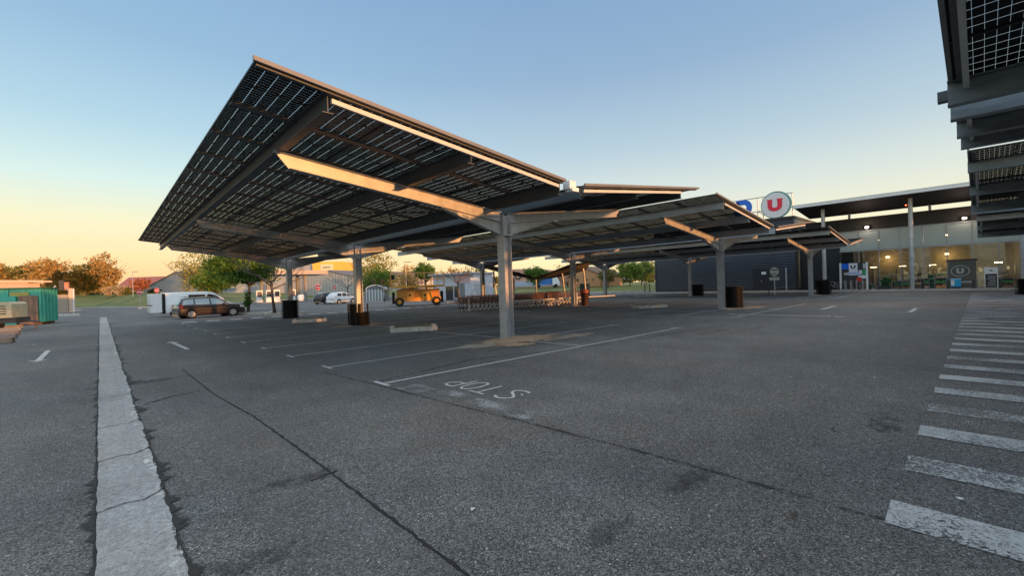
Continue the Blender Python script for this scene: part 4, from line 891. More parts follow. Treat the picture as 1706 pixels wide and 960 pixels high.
for s in (-1, 1):
    quadpart(car, 'tail_lamp', [(-2.06, s*.80, .72), (-2.03, s*.855, .98), (-1.84, s*.875, 1.03), (-1.82, s*.892, .76)], M_RED)
    quadpart(car, 'headlight', [(2.13, s*.80, .66), (2.17, s*.79, .76), (1.86, s*.852, .80), (1.86, s*.862, .68)], M_WHITE)
    mb = MB(); mb.cbox((.72, s*.97, .98), (.16, .16, .12)); mb.build('mirror', M_CARD, car)
    mb = MB(); mb.cbox((0, s*.885, .58), (2.0, .012, .05)); mb.build('door_moulding', M_BLK, car)
    for hx in (-.35, .75): mb = MB(); mb.cbox((hx, s*.892, .82), (.18, .02, .03)); mb.build('door_handle', M_BLK, car)
quadpart(car, 'rear_window', [(-2.03, .60, 1.03), (-2.03, -.60, 1.03), (-1.81, -.52, 1.38), (-1.81, .52, 1.38)], M_GLS_L)
quadpart(car, 'windscreen', [(1.22, .66, .965), (.72, .56, 1.34), (.72, -.56, 1.34), (1.22, -.66, .965)], M_GLS)
for s in (-1, 1):
    mb = MB(); mb.tube([(-1.6, s*.5, 1.53), (-1.5, s*.5, 1.57), (0, s*.5, 1.59), (.15, s*.5, 1.54)], .018, 6); mb.build('roof_rail', M_BLK, car)
# white van with its rear door open
vp = [(-2.4, 1.15, 1.9, .92, .84), (-2.36, 1.15, 1.94, .94, .85), (-1.2, 1.15, 1.96, .95, .85), (.55, 1.13, 1.96, .95, .85), (1.05, 1.12, 1.86, .95, .82), (1.75, 1.10, 1.34, .94, .76), (1.85, 1.1, None, .93, .72), (2.35, .92, None, .90, .66), (2.55, .62, None, .8, .6)]
a, b = Vector(G(287, 526)[:2]), Vector(gx(398, 40.5)); van, f_ = vehicle('panel_van', 'white panel van with its rear door swung open beside the no entry signs', 'van', (6.05, 45.6, 0), R(2), 5.3, 1.9, vp, M_CARW, M_GLS, (-1.45, 1.6), .33, [(.55, 1.7, .08, .85, 0, -.45), (-.75, .4, .1, .8, 0, 0)])
quadpart(van, 'windscreen', [(1.80, .70, 1.14), (1.10, .78, 1.84), (1.10, -.78, 1.84), (1.80, -.70, 1.14)], M_GLS)
mb = MB(); mb.box((-2.425, -.84, .35), (-2.405, .84, 1.84)); mb.build('load_opening', M_BLK, van)
mb = MB(); mb.box((-2.5, -.94, .28), (-2.41, .94, .45)); mb.build('rear_bumper', M_BLK, van)
mb = MB(); mb.box((-2.42, -.955, .26), (-2.28, .955, 1.88)); mb.build('door_seal', M_BLK, van)
mb = MB(); mb.box((-2.0, -.962, .25), (2.1, .962, .42)); mb.build('sill_skirt', M_BLK, van)
for sy in (-1, 1):
    dr = MB(); dr.box((-.78, -.03, 0), (-.06, .03, 1.5)); d_ = dr.build('rear_door', M_WHITE, van); d_.location = (-2.44, sy*.93, .38); d_.rotation_euler = (0, 0, R(5*sy))
    dg = MB(); dg.box((-.7, -.034, .85), (-.15, .034, 1.35)) if False else dg.box((-.8, -.04, .55), (-.65, .04, .62)); dg.build('door_handle', M_BLK, d_)
for s in (-1, 1):
    mb = MB(); mb.cbox((-.4, s*.965, .62), (2.2, .014, .05)); mb.build('side_moulding', M_BLK, van)
    mb = MB(); mb.cbox((1.35, s*1.05, 1.2), (.14, .2, .26)); mb.build('mirror', M_BLK, van)
    quadpart(van, 'tail_lamp', [(-2.41, s*.86, .8), (-2.41, s*.94, .8), (-2.39, s*.95, 1.3), (-2.39, s*.87, 1.3)], M_RED)
    quadpart(van, 'headlight', [(2.36, s*.88, .82), (2.2, s*.915, .98), (2.05, s*.92, .9), (2.3, s*.9, .74)], M_WHITE)
# small white hatchback, dark car behind it
hp = [(-1.85, .7, None, .7, .55), (-1.78, .95, 1.05, .8, .58), (-1.5, .97, 1.36, .82, .56), (-1.0, .95, 1.5, .83, .56), (-.1, .93, 1.53, .83, .56), (.5, .92, 1.42, .83, .56), (1.0, .95, 1.12, .83, .6), (1.2, .97, None, .82, .62), (1.65, .84, None, .79, .55), (1.85, .6, None, .7, .5)]
hat, f_ = vehicle('hatchback', 'small white hatchback parked beneath the no entry signs', 'car', (23.4, 58.2, 0), R(22), 3.7, 1.66, hp, M_CARW, M_GLS, (-1.15, 1.2), .3, [(-1.35, -.6, .12, .88, .12, 0), (-.5, .25, .1, .9, 0, 0), (.33, 1.0, .1, .85, 0, -.4)])
quadpart(hat, 'rear_window', [(-1.79, .55, 1.02), (-1.79, -.55, 1.02), (-1.53, -.5, 1.33), (-1.53, .5, 1.33)], M_GLS)
quadpart(hat, 'windscreen', [(1.12, .6, 1.02), (.55, .52, 1.4), (.55, -.52, 1.4), (1.12, -.6, 1.02)], M_GLS)
for s in (-1, 1):
    quadpart(hat, 'tail_lamp', [(-1.8, s*.74, .75), (-1.78, s*.8, .98), (-1.6, s*.825, 1.0), (-1.62, s*.83, .78)], M_RED)
    mb = MB(); mb.cbox((0, s*.835, .5), (1.7, .012, .05)); mb.build('door_moulding', M_BLK, hat)
dk, f_ = vehicle('dark_hatchback', 'dark car half hidden behind the small white hatchback', 'car', (22.6, 60.6, 0), R(22), 3.9, 1.68, hp, M_CARD, M_GLS, (-1.15, 1.2), .3, [(-1.35, -.6, .12, .88, .12, 0), (-.5, .25, .1, .9, 0, 0)])
quadpart(dk, 'rear_window', [(-1.79, .55, 1.02), (-1.79, -.55, 1.02), (-1.53, -.5, 1.33), (-1.53, .5, 1.33)], M_GLS)

# scissor lift
lf = thing('scissor_lift', 'orange scissor lift parked with its railed platform lowered', 'scissor lift', (22.5, 37.3, 0), R(-30))
mb = MB(); mb.box((-2.15, -.85, .45), (2.15, .85, .8)); mb.box((-2.35, -.7, .5), (-2.15, .7, .72)); mb.box((2.15, -.7, .5), (2.3, .7, .72)); mb.build('chassis', M_ORL, lf)
mb = MB(); mb.box((-2.0, -.72, .81), (2.0, .72, 1.6)); mb.build('scissor_pack', mat('lift_orange_shade', (.5, .2, .03), .5, var=.2), lf)
mb = MB()
for k in range(4):
    for s in (-1, 1):
        z = .9+.22*k; mb.add([(-1.7, s*.55, z), (1.7, s*.55, z+.14), (1.7, s*.55, z+.22), (-1.7, s*.55, z+.08), (-1.7, s*.6, z), (1.7, s*.6, z+.14), (1.7, s*.6, z+.22), (-1.7, s*.6, z+.08)], [(0, 1, 2, 3), (7, 6, 5, 4), (0, 4, 5, 1), (3, 2, 6, 7)])
mb.build('scissor_arm', M_ORL, lf)
for x0, x1 in ((-1.05, -.35), (.35, 1.3)):
    mb = MB(); mb.box((x0, -.98, .5), (x1, -.62, 1.35)); mb.build('engine_cover', M_ORL, lf); mb = MB(); mb.box((x0+.15, -1.0, .95), (x0+.35, -.981, 1.1)); mb.build('warning_label', M_BLK, lf)
mb = MB(); mb.box((-2.15, -.95, 1.76), (2.15, .95, 1.95)); mb.build('platform_deck', M_ORL, lf)
mb = MB(); mb.box((-2.5, -.9, 1.78), (-2.16, .9, 1.93)); mb.box((2.16, -.9, 1.78), (2.5, .9, 1.93)); mb.build('deck_extension', M_ORL, lf)
rail = MB(); zt = 3.15
for z in (2.5, 3.15):
    rail.tube([(-2.5, -.93, z), (2.5, -.93, z), (2.5, .93, z), (-2.5, .93, z), (-2.5, -.93, z)], .024, 6)
for i in range(9):
    for s in (-.93, .93): rail.tube([(-2.5+i*.625, s, 1.9), (-2.5+i*.625, s, zt)], .022, 6)
for x in (-2.5, 2.5): rail.tube([(x, 0, 1.9), (x, 0, zt)], .022, 6)
rail.build('railing', mat('rail_orange', (.55, .27, .08), .5), lf)
mb = MB(); mb.box((-2.45, -.98, 2.55), (-2.15, -.95, 2.95)); mb.build('control_box', M_BLK, lf)
for x in (-1.75, 1.7):
    for s in (-1, 1):
        mb = MB(); mb.tube([(x, s*.72, .42), (x, s*1.02, .42)], .42, 20); wl = mb.build('wheel', M_TYRE, lf, smooth=False); mb = MB(); mb.disc((x, s*1.021, .42), .2, (0, s, 0), 14, .01); mb.build('rim', M_ORL, wl)
for x in (-2.32, 2.25):
    for s in (-1, 1): mb = MB(); mb.tube([(x, s*.8, .25), (x, s*.8, 1.35)], .1, 10); mb.build('outrigger', M_BLK, lf)

# trolleys
def trolley(label):
    r = thing('shopping_trolley', label, 'shopping trolley', (0, 0, 0), 0, 'shopping trolleys nested in the park row')
    bk = MB()
    # tapered wire basket, handle end at +x... basket runs along x
    def ring(z, x0, x1, w, rr): bk.tube([(x0, -w, z), (x1, -w*.82, z), (x1, w*.82, z), (x0, w, z), (x0, -w, z)], rr*1.6, 4)
    for z, t in ((.5, 0), (.62, .33), (.76, .66), (.92, 1)): ring(z, -.42, .30+.12*t, .25+.03*t, .010)
    for i in range(7):
        x = -.42+i*.12
        for s in (-1, 1): bk.tube([(x, s*.25, .5), (x*1.05, s*.27, .92)], .010, 4)
    for i in range(5): y = -.2+.1*i; bk.tube([(.32, y, .5), (.42, y, .92)], .005, 4); bk.tube([(-.42, y, .5), (.32, y, .5)], .005, 4)
    bk.build('basket', M_CART, r)
    fr = MB()
    for s in (-1, 1): fr.tube([(-.45, s*.26, 1.0), (-.40, s*.25, .5), (-.36, s*.24, .22), (.34, s*.2, .16)], .014, 5); fr.tube([(.30, s*.2, .18), (.33, s*.2, .5)], .012, 4)
    fr.tube([(.34, -.2, .16), (.34, .2, .16)], .012, 4)
    fr.build('frame', M_DARKST, r)
    for s in (-1, 1): mb = MB(); mb.tube([(-.36, s*.25, .48), (-.33, s*.25, .34), (-.22, s*.24, .2), (-.05, s*.23, .1)], .034, 6); mb.build('leg', M_FRM, r)
    mb = MB(); mb.tube([(-.47, -.28, 1.01), (-.47, .28, 1.01)], .02, 8); mb.build('handle', M_CARTR, r)
    for x in (-.36, .33):
        for s in (-1, 1): mb = MB(); mb.tube([(x, s*.22-.015, .065), (x, s*.22+.015, .065)], .065, 10); mb.tube([(x+.03, s*.22, .13), (x, s*.22, .18)], .02, 5); mb.build('caster', M_CARTR if False else M_GREYL, r)
    return r
M_CART = mat('trolley_wire', (.26, .15, .11), .45, .3); M_FRM = mat('zinc_frame', (.62, .58, .54), .4, .2); M_CARTR = mat('trolley_red', (.5, .06, .04), .4); M_GREYL = mat('caster_grey', (.42, .42, .42), .5)
proto = trolley('x')
names = ['front row', 'rear row']
cnt = 0
def carts(x0, y0, x1, y1, n, lab_end0, lab_end1, lab_mid, ang):
    global cnt
    for i in range(n):
        t = i/(n-1); o = proto if cnt == 0 else copy_tree(proto); cnt += 1
        put(o, (x0+(x1-x0)*t, y0+(y1-y0)*t, 0), ang, lab_end0 if i == 0 else lab_end1 if i == n-1 else lab_mid)
carts(17.9, 23.8, 25.4, 22.5, 24, 'leftmost trolley of the long front row', 'last trolley of the long front row, near the middle column', 'wire trolley nested inside the long front row', R(170))
carts(18.2, 24.7, 25.7, 23.4, 24, 'leftmost trolley of the second row behind the front one', 'last trolley of the second row', 'wire trolley nested inside the second row', R(170))
carts(26.6, 24.4, 30.6, 23.6, 13, 'first trolley of the sunlit row right of the long rows', 'farthest right trolley of the sunlit row', 'trolley nested in the sunlit row left of the middle column', R(170))
# trolley bay: rails, low banner boards
bay = thing('trolley_bay', 'trolley bay with pale guide rails and brown side boards', 'trolley bay', (21, 23, 0), 0)
mb = MB()
for x, y, in ((-3.2, .2), (0, -.3), (3.4, -.9), (6.2, -1.4)): mb.tube([(x, y, 0), (x, y, .9)], .03, 8)
mb.tube([(-.4, -.85, .55), (9.6, -2.6, .55)], .04, 6); mb.build('guide_rail', M_WHITE, bay)
mb = MB(); mb.tube([(-.2, -.75, 0), (-.2, -.75, 2.2)], .05, 8); mb.build('post', M_WHITE, bay)
mb = MB(); mb.box((-.28, -1.15, 1.2), (-.22, -.45, 2.1)); mb.box((-.28, -1.1, .75), (-.22, -.5, 1.15)); mb.build('instruction_board', mat('salmon_board', (.6, .35, .25), .6), bay)
# sail
sl_ = thing('shade_sail', 'dark brown stretched shade sail on leaning posts behind the trolleys', 'shade sail', (0, 0, 0), 0)
mb = MB(); top = [(808, 446, 36), (838, 452, 36), (866, 459, 36), (893, 466, 36), (918, 459, 36), (945, 449, 36), (980, 440, 36)]; vs_ = []
near_ = [(806, 440), (838, 447), (866, 455), (893, 462), (918, 453), (945, 442), (984, 436)]; far_ = [(808, 447), (838, 455), (866, 461), (893, 466), (922, 463), (950, 457), (976, 450)]
for k in range(3):
    for (a1, b1), (a2, b2) in zip(near_, far_):
        p1 = Vector(at(a1, b1, 34)); p2 = Vector(at(a2, b2, 38.5)); vs_.append(p1.lerp(p2, k/2)+Vector((0, 0, -.06 if k == 1 else 0)))
n_ = len(top); mb.add(vs_, [(k*n_+i, k*n_+i+1, (k+1)*n_+i+1, (k+1)*n_+i) for k in range(2) for i in range(n_-1)])
o = mb.build('sail_cloth', M_SAIL, sl_, smooth=True); md = o.modifiers.new('s', 'SOLIDIFY'); md.thickness = .03
mb = MB(); 
for (px, yt) in ((822, 452), (893, 465), (936, 452), (971, 442)):
    t = at(px, yt, 36.5); a = gx(px+(6 if px != 893 else 0), 37); mb2 = MB(); mb2.tube([(a[0], a[1], 0), t], .07, 8); mb2.build('post', M_WHITE if px == 822 else M_GALV, sl_)
# litter bins
def bin_(label, x, y, m, h=1.15, r=.34, mt=None, sq=False):
    root = thing('litter_bin', label, 'litter bin', (x, y, 0), 0, 'litter bins at the carport columns')
    mb = MB()
    if sq: mb.cbox((0, 0, h/2), (r*2, r*1.7, h), .4)
    else: mb.lathe([(r*.8, 0), (r*.86, .05), (r*.95, h*.82), (r, h*.84), (r, h*.97), (r*.9, h), (.02, h*.99)], n=20); mb.smooth = True
    mb.build('body', m, root)
    mb = MB()
    if sq: mb.cbox((0, 0, h+.05), (r*2.1, r*1.8, .1), .4)
    else: mb.lathe([(r*1.03, h*.80), (r*1.06, h*.82), (r*1.06, h*.98), (r*1.0, h*1.02)], n=20)
    mb.build('rim', mt or m, root); return root
bin_('dark red round bin behind the middle carport\'s second column', 25.7, 19.7, mat('dark_red', (.035, .012, .012), .5), 1.15, .3, mat('dull_red', (.20, .035, .03), .5))
bin_('dark green square bin beside the farthest carport\'s third column', 42.6, 32.6, mat('dark_green', (.02, .06, .055), .5), 1.5, .55, sq=True)
for k, px in enumerate((1074, 1082)):
    a = gx(px, 66); root = thing('post', ['slim dark post nearer the trees on the grass edge', 'slim dark post nearer the clad building on the grass edge'][k], 'post', (a[0], a[1], 0)); mb = MB(); mb.tube([(0, 0, 0), (0, 0, 1.25)], .07, 8); mb.lathe([(.09, 1.25), (.09, 1.3), (.01, 1.34)], n=10); mb.build('shaft', M_DARKST, root)

# ================================================================== LEFT YARD
A_ = Vector((-2.84, 43.8)); ux = Vector((-.45, .89)).normalized(); cang = atan2(-5.1, -2.6)
ct = thing('waste_container', 'tall green steel waste container with rusty corner', 'container', (-2.9, 43.9, 0), 0)
ct.rotation_euler = (0, 0, R(-15))
mb = MB(); h = 2.45; mb.box((-6.4, 0, .18), (0, .06, h)); mb.box((-6.4, 2.3, .18), (0, 2.36, h)); mb.box((-.06, .06, .18), (0, 2.3, h)); mb.box((-6.4, .06, .18), (-6.34, 2.3, h)); mb.box((-6.34, .06, .18), (-.06, 2.3, .24)); mb.build('shell', M_GREEN, ct)
mb = MB()
for i in range(9): x = -6.3+i*.78; mb.box((x-.05, -.07, .2), (x+.05, -.002, h-.03))
for i in range(5): y = .12+i*.52; mb.box((.002, y-.05, .2), (.08, y+.05, h-.03))
mb.build('rib', M_GREEN, ct)
mb = MB(); mb.box((-6.45, -.1, h), (.1, .0, h+.1)); mb.box((0, .0, h), (.1, 2.4, h+.1)); mb.build('top_rim', mat('dark_green_rim', (.015, .10, .06), .5), ct)
mb = MB(); mb.box((-2.2, -.16, .05), (-1.2, -.09, 2.0)); mb.build('hatch', M_GREEN, ct)
mb = MB(); mb.box((-1.05, -.17, .05), (-.15, -.10, 2.0)); mb.build('rusty_panel', M_RUST, ct)
mb = MB(); mb.box((-1.5, -.105, 1.95), (-.6, -.075, 2.25)); mb.build('plate', mat('ochre_plate', (.45, .36, .08), .6), ct)
mb = MB(); mb.box((-6.4, .1, .0), (-.1, .3, .17)); mb.box((-6.4, 2.0, .0), (-.1, 2.2, .17)); mb.build('skid', M_RUST, ct)
# low building behind with lit coping
root, w, h = wallbox(-40, 96, 467, 515, 62, 6, 'yard_building', 'low yard building with pale coping above the container', None, d2=70)
mb = MB(); mb.box((0, 0, 0), (w*.62, 5, h*.92)); mb.box((w*.62, .3, 0), (w*.78, 5, h*.9)); mb.build('wall', mat('cream_render', (.50, .38, .28), .8, var=.12), root)
mb = MB(); mb.box((-.2, -.2, h*.92), (w*.8, 5.2, h)); mb.box((w*.8, 1, h*.93), (w*.98, 2, h*.99)); mb.build('coping', mat('pale_coping', (.6, .45, .32), .8), root)
# compactor
a = gx(104, 58); root = thing('compactor', 'grey concrete and steel compactor right of the container', 'compactor', (a[0], a[1], 0), R(-10))
mb = MB(); mb.box((-.9, 0, 0), (.5, 1.6, 2.35)); mb.build('body', mat('grey_render', (.33, .28, .22), .8, var=.15), root)
mb = MB(); mb.box((.52, .2, 0), (.95, 1.2, 3.2)); mb.build('tower', mat('cream_tower', (.55, .42, .32), .7, var=.15), root)
mb = MB(); mb.box((.2, .1, 3.0), (.6, .6, 4.0)); mb.build('hopper', mat('orange_hopper', (.5, .2, .12), .7), root)
mb = MB(); mb.tube([(-1.4, -.2, 2.2), (-.6, .1, 3.6)], .09, 6); mb.tube([(.2, -.1, 3.5), (.7, -.2, 2.8), (.6, -.2, 2.4)], .04, 6); mb.build('chute', M_GALV, root)
mb = MB(); mb.box((-.35, .3, 3.0), (.1, .8, 4.3)); mb.build('motor', M_DARKST, root)
mb = MB(); mb.tube([(1.05, .1, 0), (1.05, .1, 3.1)], .07, 8); mb.build('pipe', M_WHITE, root)
# compressor trailer
a = G(18, 549); cp = thing('compressor_trailer', 'cream towable compressor cut off by the left edge', 'compressor', (a[0]-.3, a[1]-1.8, 0), R(-28))
mb = MB(); mb.prism([(-1.3, .75), (1.0, .75), (1.0, 1.5), (.85, 1.62), (-1.3, 1.62)], 1, -.55, .55); mb.build('hood', M_CREAM, cp)
mb = MB()
for k in range(4): mb.box((.0, -.565, .95+k*.14), (.75, -.552, .99+k*.14))
mb.build('louvre', M_BLK, cp)
mb = MB(); mb.box((-1.3, -.5, .45), (1.15, .5, .74)); mb.tube([(1.15, 0, .55), (1.9, 0, .45)], .05, 6); mb.tube([(1.7, 0, .45), (1.7, 0, .05)], .04, 6); mb.build('chassis', M_DARKST, cp)
for s in (-1, 1): mb = MB(); mb.tube([(-.5, s*.5, .36), (-.5, s*.7, .36)], .36, 18); wl = mb.build('wheel', M_TYRE, cp); mb = MB(); mb.disc((-.5, s*.701, .36), .19, (0, s, 0), 14, .02); mb.build('rim', mat('rim_sand', (.6, .45, .35), .5), wl)
mb = MB(); mb.tube([(-1.0, -.3, 1.6), (-.7, -.3, 3.0)], .04, 6); mb.tube([(-1.2, .3, 1.6), (-.8, .2, 3.0)], .04, 6); mb.tube([(-1.3, 0, 2.2), (-.75, -.3, 2.8)], .03, 6); mb.build('mast', M_DARKST, cp)
mb = MB(); mb.cbox((-.7, -.1, 3.05), (.9, .5, .3)); mb.build('mast_head', M_GALV, cp)
# bags behind the compressor
sx = G(34, 541); 
for k in range(6):
    root_ = thing('sack', ['topmost grey sack on the pile behind the compressor', 'second grey sack from the top of the pile', 'third grey sack from the top', 'fourth grey sack from the top', 'fifth grey sack, just above the lowest', 'lowest grey sack of the pile'][k], 'sack', (sx[0]-.1+.08*rnd.uniform(-1, 1), sx[1]-.2, .2+(5-k)*.24), rnd.uniform(-.2, .2)-.3, 'sacks piled by the container')
    mb = MB(); nn_ = 14; V = []
    for i in range(nn_+1):
        t = i/nn_; th = pi*t
        for j in range(12): p_ = 2*pi*j/12; V.append((-.75*cos(th)*(1), .42*sin(th)**.5*cos(p_), .13+.13*sin(th)**.5*sin(p_)+.015*sin(9*t+j)))
    mb.add(V, [(i*12+j, i*12+(j+1) % 12, (i+1)*12+(j+1) % 12, (i+1)*12+j) for i in range(nn_) for j in range(12)]); mb.build('sack_body', M_GREY if k % 2 else M_KERB, root_, smooth=True)
# lumber
for k in range(5):
    a = G(10+4*k, 572-6*k); root_ = thing('timber_beam', ['nearest timber beam lying at the left edge', 'second timber beam from the front', 'third timber beam, mid pile', 'fourth timber beam, under the compressor drawbar', 'rearmost grey timber beam of the left pile'][k], 'timber', (a[0]-1.0, a[1]+.2, .0), R(-20+5*k), 'timber beams piled at the left edge')
    mb = MB(); mb.cbox((0, 0, .12+.03*(k % 2)), (2.6, .22, .2)); mb.build('beam_body', M_WOOD if k % 2 == 0 else M_GREY, root_)
for k in range(2):
    a = G([118, 108][k], [519, 527][k]); root_ = thing('kerb_block', ['pale kerb block before the compactor pipe', 'pale kerb block nearer the container corner'][k], 'kerb', (a[0], a[1], 0), R(-20), 'kerb blocks at the yard'); mb = MB(); mb.cbox((0, 0, .08), (2.4, .5, .16)); mb.cbox((0, 0, .19), (2.2, .36, .06)); mb.build('stone', M_KERB, root_)

# ================================================================== CLAD BUILDING + STORE
XF = 58.0
bw = thing('clad_building', 'dark grey hall clad in horizontal corrugated sheet', 'building', (57.0, 31.2, 0), 0)
mb = MB(); HT = 8.2
# horizontal corrugations on the -X front, from y=-19.3 (local) to 0
prof = []; z = .35; P_ = []
while z < HT-.1:
    P_ += [(-.02, z), (-.02, z+.12), (.025, z+.17), (.025, z+.25)]; z += .30
P_ += [(-.02, HT)]
n_ = len(P_); y0, y1 = -17.0, 0
vs_ = [(x, y1, z) for x, z in P_]+[(x, y0, z) for x, z in P_]; mb.add(vs_, [(i, i+1, n_+i+1, n_+i) for i in range(n_-1)])
mb.add([(0, 0, .35), (0, 0, HT), (30, 0, HT), (30, 0, .35)], [(0, 1, 2, 3)]); mb.add([(0, y0, .35), (30, y0, .35), (30, y0, HT), (0, y0, HT)], [(0, 1, 2, 3)]); mb.add([(0, 0, HT), (0, y0, HT), (30, y0, HT), (30, 0, HT)], [(0, 1, 2, 3)])
mb.build('cladding', M_CLAD, bw)
mb = MB(); mb.box((-.06, y0-.03, 0), (30, .03, .34)); mb.build('plinth', mat('dark_plinth', (.03, .033, .04), .6), bw)
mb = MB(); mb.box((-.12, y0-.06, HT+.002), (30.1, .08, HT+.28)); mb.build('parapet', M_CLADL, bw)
mb = MB(); mb.box((-.09, -.12, .36), (-.03, .06, HT)); mb.box((-.09, y0-.04, .36), (-.03, y0+.1, HT)); mb.build('corner_trim', M_CLAD, bw)
dd = MB(); yd = 18.6-31.2; dd.box((-.10, yd-1.9, .02), (-.035, yd+.0, 2.75)); d_ = dd.build('door', mat('door_dark', (.022, .025, .034), .5), bw)
mb = MB(); mb.box((-.15, yd-.98, 1.1), (-.105, yd-.90, 1.3)); mb.build('handle', M_GALV, d_)
mb = MB(); mb.box((-.118, yd-1.45, 2.0), (-.104, yd-.95, 2.3)); mb.build('notice', M_WHITE, d_)
mb = MB(); mb.box((-.19, -16.2, 0), (-.05, -16.05, 2.7)); mb.build('downpipe', M_GALV, bw)
# recess wall between the hall and the glass front
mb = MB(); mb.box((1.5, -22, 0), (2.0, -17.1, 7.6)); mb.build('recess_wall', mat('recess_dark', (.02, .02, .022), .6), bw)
# store
st = thing('supermarket', 'supermarket with tall glazed front under a floating roof', 'building', (XF, 0, 0), 0)
YL, YRR = 10.3, -34
nM = int((YL-YRR)/1.62); py = (YL-YRR)/nM
M_GLASS = bpy.data.materials.new('shop_glass'); M_GLASS.use_nodes = True; n_ = M_GLASS.node_tree.nodes; l_ = M_GLASS.node_tree.links; n_.clear()
o_ = n_.new('ShaderNodeOutputMaterial'); g_ = n_.new('ShaderNodeBsdfGlossy'); g_.inputs['Roughness'].default_value = .03; g_.inputs[0].default_value = (.85, .9, .88, 1); t_ = n_.new('ShaderNodeBsdfTransparent'); t_.inputs[0].default_value = (.72, .74, .68, 1)
fr = n_.new('ShaderNodeFresnel'); fr.inputs[0].default_value = 2.0; mxx = n_.new('ShaderNodeMixShader'); fm = n_.new('ShaderNodeMath'); fm.operation = 'MULTIPLY_ADD'; fm.inputs[1].default_value = 1; fm.inputs[2].default_value = .14; l_.new(fr.outputs[0], fm.inputs[0]); l_.new(fm.outputs[0], mxx.inputs[0]); l_.new(t_.outputs[0], mxx.inputs[1]); l_.new(g_.outputs[0], mxx.inputs[2]); l_.new(mxx.outputs[0], o_.inputs[0])
for i in range(nM):
    ya = YL-(i+1)*py; mb = MB(); mb.add([(0, ya+.04, .12), (0, ya+py-.04, .12), (0, ya+py-.04, 4.02), (0, ya+.04, 4.02)], [(0, 1, 2, 3)]); mb.build('window_pane', M_GLASS, st)
    mb = MB(); mb.box((-.02, ya+.05, 4.16), (.02, ya+py-.05, 6.05)); mb.build('spandrel_pane', M_GLBAND, st)
    mb = MB(); mb.box((-.07, ya-.035, .12), (.09, ya+.035, 6.05)); mb.build('mullion', M_MULL, st)
mb = MB(); mb.box((-.08, YRR, 4.03), (.1, YL, 4.15)); mb.box((-.08, YRR, 6.06), (.1, YL, 6.2)); mb.box((-.08, YRR, .0), (.1, YL, .115)); mb.build('transom', M_MULL, st)
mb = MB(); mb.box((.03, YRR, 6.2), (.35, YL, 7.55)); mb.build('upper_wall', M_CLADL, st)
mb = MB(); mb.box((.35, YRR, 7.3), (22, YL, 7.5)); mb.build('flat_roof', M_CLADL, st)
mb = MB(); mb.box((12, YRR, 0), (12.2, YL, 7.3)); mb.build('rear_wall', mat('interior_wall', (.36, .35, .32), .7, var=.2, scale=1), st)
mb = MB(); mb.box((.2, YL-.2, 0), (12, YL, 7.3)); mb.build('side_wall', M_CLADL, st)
mb = MB(); mb.box((.1, YRR, 0), (12, YL, .11)); mb.build('floor', mat('shop_floor', (.3, .28, .24), .4), st)
mb = MB()
z = .4
while z < 4.5: mb.box((2.9, 5.0, z), (3.0, 8.6, z+.13)); mb.box((2.9, .6, z), (3.0, 3.4, z+.13)); mb.box((2.9, -5.4, z), (3.0, -1.6, z+.13)); z += .2
mb.build('slatted_screen', mat('slat_timber', (.42, .30, .14), .6, var=.15), st)
for y in (7.5, 2.5, -2.5, -8):  # added fill lamps with glowing panels, they brighten the shop interior
    lb_ = bpy.data.lights.new('hall_fill_light', 'POINT'); lb_.energy = 110; lb_.color = (.95, .98, 1); lb_.shadow_soft_size = .4; lo = bpy.data.objects.new('hall_fill_light', lb_); COL.objects.link(lo); lo.location = (XF+7.5, y, 5.2)
    mb = MB(); mb.cbox((7.5, y, 5.5), (.9, .9, .08)); mb.build('ceiling_lamp', M_WARM, st)
for y in (6.6, 2.2, -3.6):
    lb_ = bpy.data.lights.new('shop_light', 'POINT'); lb_.energy = 34; lb_.color = (1, .72, .36); lb_.shadow_soft_size = .12; lo = bpy.data.objects.new('shop_light', lb_); COL.objects.link(lo); lo.location = (XF+2.2, y, 3.2); 
    mb = MB(); mb.cbox((2.2, y, 3.35), (.25, .25, .12)); mb.build('ceiling_lamp', M_WARM, st)
for k in range(8):
    mb = MB(); mb.cbox((4+.9*(k % 3), 8-k*2.3, 2.35), (.5, .5, .08)); mb.build('ceiling_lamp', M_WARM, st)
# shelves with goods inside
gm = [mat('goods_%s' % c, col, .6, var=.3, scale=5) for c, col in (('pink', (.5, .3, .25)), ('cream', (.6, .5, .36)), ('brown', (.25, .14, .08)), ('green', (.06, .18, .05)), ('grey', (.3, .3, .3)))]
for k in range(9):
    y = 8.5-k*1.9; mb = MB()
    for z in (.12, .65, 1.2, 1.75): mb.box((1.4, y-.7, z), (2.0, y+.7, z+.05))
    for s in (-.72, .7): mb.box((1.4, y+s, .12), (2.0, y+s+.03, 2.1))
    sh = mb.build('shelf_unit', M_GREY, st); mb = MB()
    for z in (.175, .705, 1.255):
        y_ = y-.65
        while y_ < y+.55: w_ = rnd.uniform(.1, .3); mb.box((1.42, y_, z), (1.9, y_+w_*.9, z+rnd.uniform(.2, .42))); y_ += w_
    mb.build('goods', gm[k % 5], sh)
